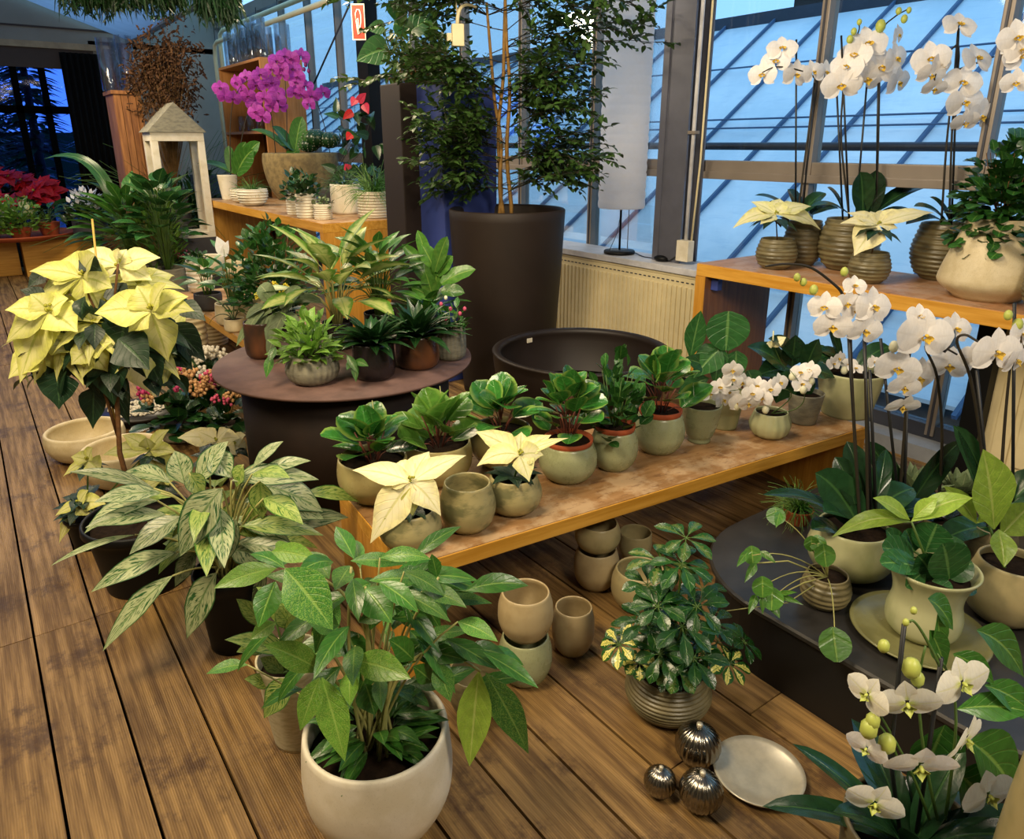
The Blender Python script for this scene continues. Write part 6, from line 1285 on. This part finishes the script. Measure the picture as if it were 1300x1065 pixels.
# vine on taupe planter, monstera
random.seed(81)
t0 = thing('trailing_vine', 'tangled trailing vine growing on top of the tall taupe planter', 'plant', G1.location+V((0, 0, 1.985))); m = MB(); s = MB()
for k in range(60):
    b = V((random.uniform(-.2, .2), random.uniform(-.2, .2), 0)); e = axis_pt(t0, random.uniform(485, 575), random.uniform(40, 150), random.uniform(-.25, .15)); mid = (b+e)/2+V((0, 0, random.uniform(.1, .35))); P_ = bez(b, mid, e, 8); s.tube(P_, .003, .0015, 4)
    for p_ in P_[2:]:
        for j in range(3): m.leaf(p_+rv(.03), rv(1)+V((0, 0, -.2)), .06, .026, V((0, 0, 1))+rv(.6), 'ovate', .5, .2, 4, 2)
m.build('foliage', MAT['l_tree'], t0); s.build('stems', MAT['stem_brown'], t0)
t0 = thing('monstera', 'monstera with broad split leaves hanging above the taupe planter', 'plant', G1.location+V((0, 0, 1.985))); m = MB(); s = MB()
for b, e, w_ in (((492, 62), (452, 78), 38), ((500, 0), (512, 38), 26), ((520, 40), (560, 20), 34), ((500, 30), (530, 42), 24), ((488, 35), (465, 38), 18), ((540, 30), (555, 45), 26)):
    B_ = axis_pt(t0, *b); E_ = axis_pt(t0, *e); L_ = (E_-B_).length; st_ = len(m.v)
    m.path(bez(B_, (B_+E_)/2+V((0, 0, L_*.1)), E_, 13), w_*ppm(t0), TOCAM+V((0, 0, .4))+rv(.3), 'heart', .15, 6)
    s.tube(bez(V((random.uniform(-.08, .08), 0, 0)), V((B_.x, B_.y, B_.z*.6)), B_, 6), .006, .004, 5)
m.build('foliage', MAT['l_anth'], t0); s.build('stems', MAT['stem_green'], t0)
# ------------------------------------------------------------------ FAR LEFT
def farfit(px, py, Y): return pY(px, py, Y)
# tall wooden cabinet
P_ = pY(160, 115, 9.6); A_ = pY(143, 118, 9.6); B_ = pY(178, 112, 9.6); hw = (B_.x-A_.x)/2
t0 = thing('wooden_cabinet', 'tall narrow cabinet of weathered brown boards by the dark curtain', 'cabinet', ((A_.x+B_.x)/2, 9.6+.25, 0)); Zc = P_.z
wood('old_boards', '6e4426', '9c6a3c', 'z', None, .6); q = MB(); k = -hw
while k < hw-.01: q.box(k+.003, -.25, 0, min(k+.075, hw)-.003, -.22, Zc-.04, 0, random.random()); k += .075
q.box(-hw, -.22, 0, hw, .25, Zc-.04); q.build('carcass', MAT['old_boards'], t0); q = MB(); q.box(-hw-.02, -.27, Zc-.039, hw+.02, .27, Zc, bev=.004); q.build('top_board', MAT['old_boards'], t0)
q = MB(); q.box(-.02, -.275, .95, .0, -.251, 1.25, bev=.003); q.build('handle', MAT['trim_wood'], t0)
for k, (dx, dy, r, h) in enumerate(((-.1, 0, .10, .55), (.08, -.08, .08, .5), (.1, .1, .09, .6), (-.08, .14, .07, .45))): vase('clear glass vase on the weathered cabinet', t0.location+V((dx, dy, Zc+.001)), r, h, 'glass vases on the weathered cabinet')
# dried bouquet in a tall dark vase
P_ = pY(215, 200, 9.4); t0 = thing('dried_bouquet', 'huge brown bouquet of dried branches left of the pipes', 'bouquet', (P_.x, 9.4, 0)); m = MB(); s = MB()
add_pot(t0, .14, 1.1, 'cyl', MAT['dark_grey_pot'], name='pot')
plain('dry_brown', '4a3424', .9, 0, .1, .5, 12); plain('dry_tan', '8a6a44', .9, 0, .1, .5, 12)
for k in range(240):
    e = axis_pt(t0, random.gauss(205, 20), random.gauss(100, 26), random.uniform(-.3, .3)); b = V((0, 0, 1.05)); P2 = bez(b, (b+e)/2+V((0, 0, .12)), e, 5); s.tube(P2, .003, .001, 3)
    for j in range(8): p_ = P2[-1]+rv(.09); m.ball(p_, random.uniform(.006, .014), 4); m.leaf(p_, rv(1), .07, .025, rv(1), 'lance', .5, .3, 3, 2)
m.build('dried_heads', MAT['dry_brown'], t0); s.build('branches', MAT['dry_tan'], t0)
# white lantern
P_ = pY(215, 190, 8.6); A_ = pY(198, 168, 9.0); P_ = pY(222, 190, 9.0); t0 = thing('lantern', 'white wooden house lantern with a grey pitched roof behind the fern', 'lantern', (P_.x, 9.0, .6)); zr = A_.z-.6
q = MB(); w_ = .27
for x in (-w_, w_-.07, ):
    for y in (-.2, .13): q.box(x, y, .0605, x+.07, y+.07, zr-.0905, bev=.004)
q.box(-w_, -.2, zr-.09, w_, .2, zr, bev=.004); q.box(-w_, -.2, -.0, w_, .2, .06, bev=.004); q.build('frame', MAT['white'], t0)
q = MB(); zq = zr+.30; b = len(q.v)
for y in (-.22, .22):
    for P2 in ((-w_-.03, zr), (w_+.03, zr), (0, zq)): q.v.append(V((P2[0], y, P2[1]))); q.r.append(.5)
for f in ((0, 1, 2), (5, 4, 3), (0, 3, 4, 1), (1, 4, 5, 2), (2, 5, 3, 0)): q.face(tuple(b+i for i in f), None, 0, False)
q.build('roof', MAT['greystone'], t0)
q = MB(); q.box(-w_, -.2, -.6, w_, .2, -.001); o = q.build('stand', MAT['dark_grey_pot'], t0)
t0, R, H = wp('squat dark grey pot left of the back shelf', 260, 252, 38, 222, 'cyl', 'dark_grey_pot', lambda t, z, R, H: rosette(t, z, 8, S_(t, 30), S_(t, 10), 'l_dark', 'strap', .4, 1.2, .8), zs=.78)
q = MB(); q.box(-.2, -.2, 0, .2, .2, .779); tag(q.build('plinth', MAT['drum_black'], None, (t0.location.x, t0.location.y, 0)), 'dark plinth under the squat grey pot', 'plinth')
purple('small purple orchid in front of the white lantern', (246, 215, 16, 200, 'cyl', 'dark_grey_pot', 0), [dict(p=[(246, 200, 0), (250, 170, 0), (245, 150, 0)], f=[(x, y, 15, 0, 0) for x, y in ((242, 135), (254, 137), (248, 150), (240, 143), (258, 143), (250, 128))])], [((246, 200), (230, 190), 8), ((247, 200), (262, 188), 8)], zs=1.0)
o_ = [o for o in COL.objects if o.get('label', '').startswith('small purple orchid in front')][0]
q = MB(); q.box(-.1, -.1, 0, .1, .1, .999); tag(q.build('plinth', MAT['drum_black'], None, (o_.location.x, o_.location.y, 0)), 'narrow dark plinth under the small purple orchid', 'plinth')
# greenery masses along the left (each its own pot)
random.seed(91)
def greens(label, px, yb, w, yr, fn, pot='cream', name='potted_plant', zs=0., shape='cyl'):
    c, R, H = fit(px, yb, zs, w, yr); t = thing(name, label, 'potted plant', c); add_pot(t, R, H, shape, MAT[pot]); fn(t, H*.86, R, H); return t
t0 = greens('spreading peace lily in the low wide pale trough with one long arching leaf', 168, 380, 64, 330, lambda t, z, R, H: petiole_plant(t, z, 80, S_(t, 44), S_(t, 15), S_(t, 84), S_(t, 72), 'l_mid', 'lance', .6, .04, 'stem_green', .1, 1.3), 'greystone')
m = MB(); m.path(bez3(V((0, 0, .3)), axis_pt(t0, 150, 260), axis_pt(t0, 130, 175), axis_pt(t0, 55, 202), 14), S_(t0, 15), TOCAM*.6+V((0, 0, 1)), 'strap', .2); m.build('long_leaf', MAT['l_anth'], t0)
greens('feathery asparagus fern draped in front of the white lantern', 234, 345, 36, 308, lambda t, z, R, H: grassy(t, z, R*3, R*3, 520, S_(t, 150), .0045, 'l_fern'), 'dark_grey_pot')
greens('heart-leaved philodendron below the weathered cabinet', 214, 386, 40, 340, lambda t, z, R, H: petiole_plant(t, z, 60, S_(t, 28), S_(t, 20), S_(t, 120), S_(t, 66), 'l_anth', 'heart', .5, .02, 'stem_green', .1, 1.3), 'greystone')
greens('dark bushy fern at the left end of the back shelf', 248, 350, 34, 312, lambda t, z, R, H: bush(t, z, S_(t, 40), S_(t, 96), 520, S_(t, 16), S_(t, 5), 'l_dark', 'lance', 8, -.1, 'stem_green', .4, .4), 'dark_grey_pot')
greens('light feathery fern standing up between the peace lily and the philodendron', 208, 380, 30, 336, lambda t, z, R, H: bush(t, z, S_(t, 34), S_(t, 118), 620, S_(t, 15), S_(t, 3.4), 'l_bright', 'lance', 8, 0, 'stem_green', .3, .6), 'dark_grey_pot')
greens('white flowering plant below the weathered cabinet', 110, 300, 40, 280, lambda t, z, R, H: (bush(t, z, S_(t, 30), S_(t, 36), 120, S_(t, 16), S_(t, 8), 'l_dark', 'ovate', 5, 0), bush(t, z+S_(t, 10), S_(t, 26), S_(t, 34), 70, S_(t, 9), S_(t, 5), 'pet_white', 'ovate', 0, .3, name='flowers')), 'dark_grey_pot', zs=.5)
greens('broad-leaved bluish plant right of the terracotta tray', 150, 330, 40, 300, lambda t, z, R, H: petiole_plant(t, z, 14, S_(t, 46), S_(t, 20), S_(t, 50), S_(t, 50), 'l_anth', 'ovate', .7, .03, 'stem_green', 0, 1.), 'terracotta')
# wooden boxes, tray, red poinsettias
Pb = pY(33, 350, 11.0); TZ = .47
A_ = pz(32, 350); B_ = pz(116, 343); q = MB()
for (x0, x1, y, lab) in ((A_.x+.02, B_.x+.05, A_.y-.15, 'light wooden box under the terracotta tray, right one'), (A_.x-.85, A_.x-.02, A_.y+.1, 'orange wooden box under the terracotta tray, left one')):
    t0 = thing('wooden_box', lab, 'box', ((x0+x1)/2, y+.25, 0)); hw = (x1-x0)/2
    q = MB(); q.box(-hw, -.25, 0, hw, .25, TZ-.03, bev=.004); q.build('body', MAT['bench_side'], t0); q = MB(); q.box(-hw-.005, -.255, TZ-.029, hw+.005, .255, TZ, bev=.003); q.build('top_board', MAT['bench_top'], t0)
tc_ = V((A_.x+.02, A_.y+.12, TZ+.001)); t0 = thing('terracotta_tray', 'wide shallow terracotta tray across the wooden boxes', 'tray', tc_); q = MB(); q.lathe([(.0005, 0), (.6, 0), (.66, .045), (.66, .06), (.63, .055), (.58, .015), (.0005, .015)], 64); q.build('dish', MAT['terracotta'], t0)
def traypot(label, dx, dy, r, h, fn, pot='terracotta', name='potted_plant'):
    t = thing(name, label, 'potted plant', tc_+V((dx, dy, .016))); add_pot(t, r, h, 'taper', MAT[pot]); fn(t, h*.86, r, h); return t
for (dx, dy, lab) in ((.02, -.2, 'pale-leaved bushy plant at the front of the terracotta tray'), (-.3, -.18, 'yellow-green bushy plant front left on the terracotta tray')):
    traypot(lab, dx, dy, .13, .12, lambda t, z, R, H: (bush(t, z, .34, .42, 420, .075, .055, 'l_bright', 'ovate', 6, -.1, 'stem_green', .3, .4), bush(t, z+.12, .3, .34, 36, .07, .05, 'bract_pale', 'round', 0, .2, name='flowers')))
traypot('broad-leaved green plant in terracotta at the right of the tray', .35, -.05, .13, .16, lambda t, z, R, H: petiole_plant(t, z, 14, .3, .11, .25, .3, 'l_anth', 'ovate', .7, .03, 'stem_green', 0, 1.))
for (x, y, Y_, n, lab) in ((45, 245, 12.5, 5, 'red poinsettia with the largest bracts, right of its neighbour'), (8, 228, 12.9, 5, 'red poinsettia at the left edge, higher one'), (4, 262, 12.2, 4, 'red poinsettia at the left edge, lower one')):
    P_ = pY(x, y, Y_); t0 = thing('potted_poinsettia', lab, 'potted plant', (P_.x, P_.y, 0)); add_pot(t0, .16, P_.z-.35, 'tall', MAT['dark_wood'])
    for k in range(n+1):
        cc = V((random.uniform(-.2, .2), random.uniform(-.2, .1), P_.z+random.uniform(-.14, .12))); poin_head(t0, cc, .24, 'bract_red', 8, V((0, 0, 1))+TOCAM*.8+rv(.3))
    m = MB()
    for k in range(50): a = random.uniform(0, 6.28); m.leaf(V((0, 0, P_.z-.35+random.uniform(0, .25))), pol(a, random.uniform(0, .8)), .28, .13, V((0, 0, 1)), 'poin', .6)
    m.build('foliage', MAT['l_poin'], t0); q = MB()
    for k in range(5): a = k*1.26; q.tube([V((0, 0, P_.z-.4)), V((math.cos(a)*.12, math.sin(a)*.12, P_.z))], .006, .004, 5)
    q.build('stems', MAT['stem_green'], t0)
# hanging greenery at the top left
for (x, y, w_, h_, d, lab) in ((112, -2, 34, 22, 4.4, 'clump of hanging evergreen garland at the top left corner'), (185, -4, 44, 24, 4.4, 'middle clump of hanging evergreen garland'), (273, 0, 28, 34, 4.2, 'longest clump of hanging evergreen garland, beside the pipes')):
    P_ = pd(x, y-20, d); t0 = thing('hanging_garland', lab, 'garland', P_); m = MB(); s = MB(); k_ = d/FPX
    s.tube([V((0, 0, 1.0)), V((0, 0, .1))], .004, None, 5)
    for k in range(420):
        a = random.uniform(0, 6.28); r = w_*k_*random.random()**.5; b = V((math.cos(a)*r, math.sin(a)*r*.6, random.uniform(-.02, .12))); L_ = (h_+24)*k_*random.uniform(.4, 1.05); m.leaf(b, V((random.uniform(-.3, .3), random.uniform(-.3, .3), -1)), L_, .012, TOCAM+rv(.6), 'lance', 0, .3, 6, 2, 0, .3)
        for j in range(4): m.leaf(b-V((0, 0, L_*random.uniform(.2, .8))), V((random.uniform(-1, 1), random.uniform(-1, 1), -.6)), .05, .012, rv(1), 'lance', .3, .2, 3, 2)
    m.build('foliage', MAT['l_dark'], t0); s.build('hanging_wire', MAT['alu'], t0)
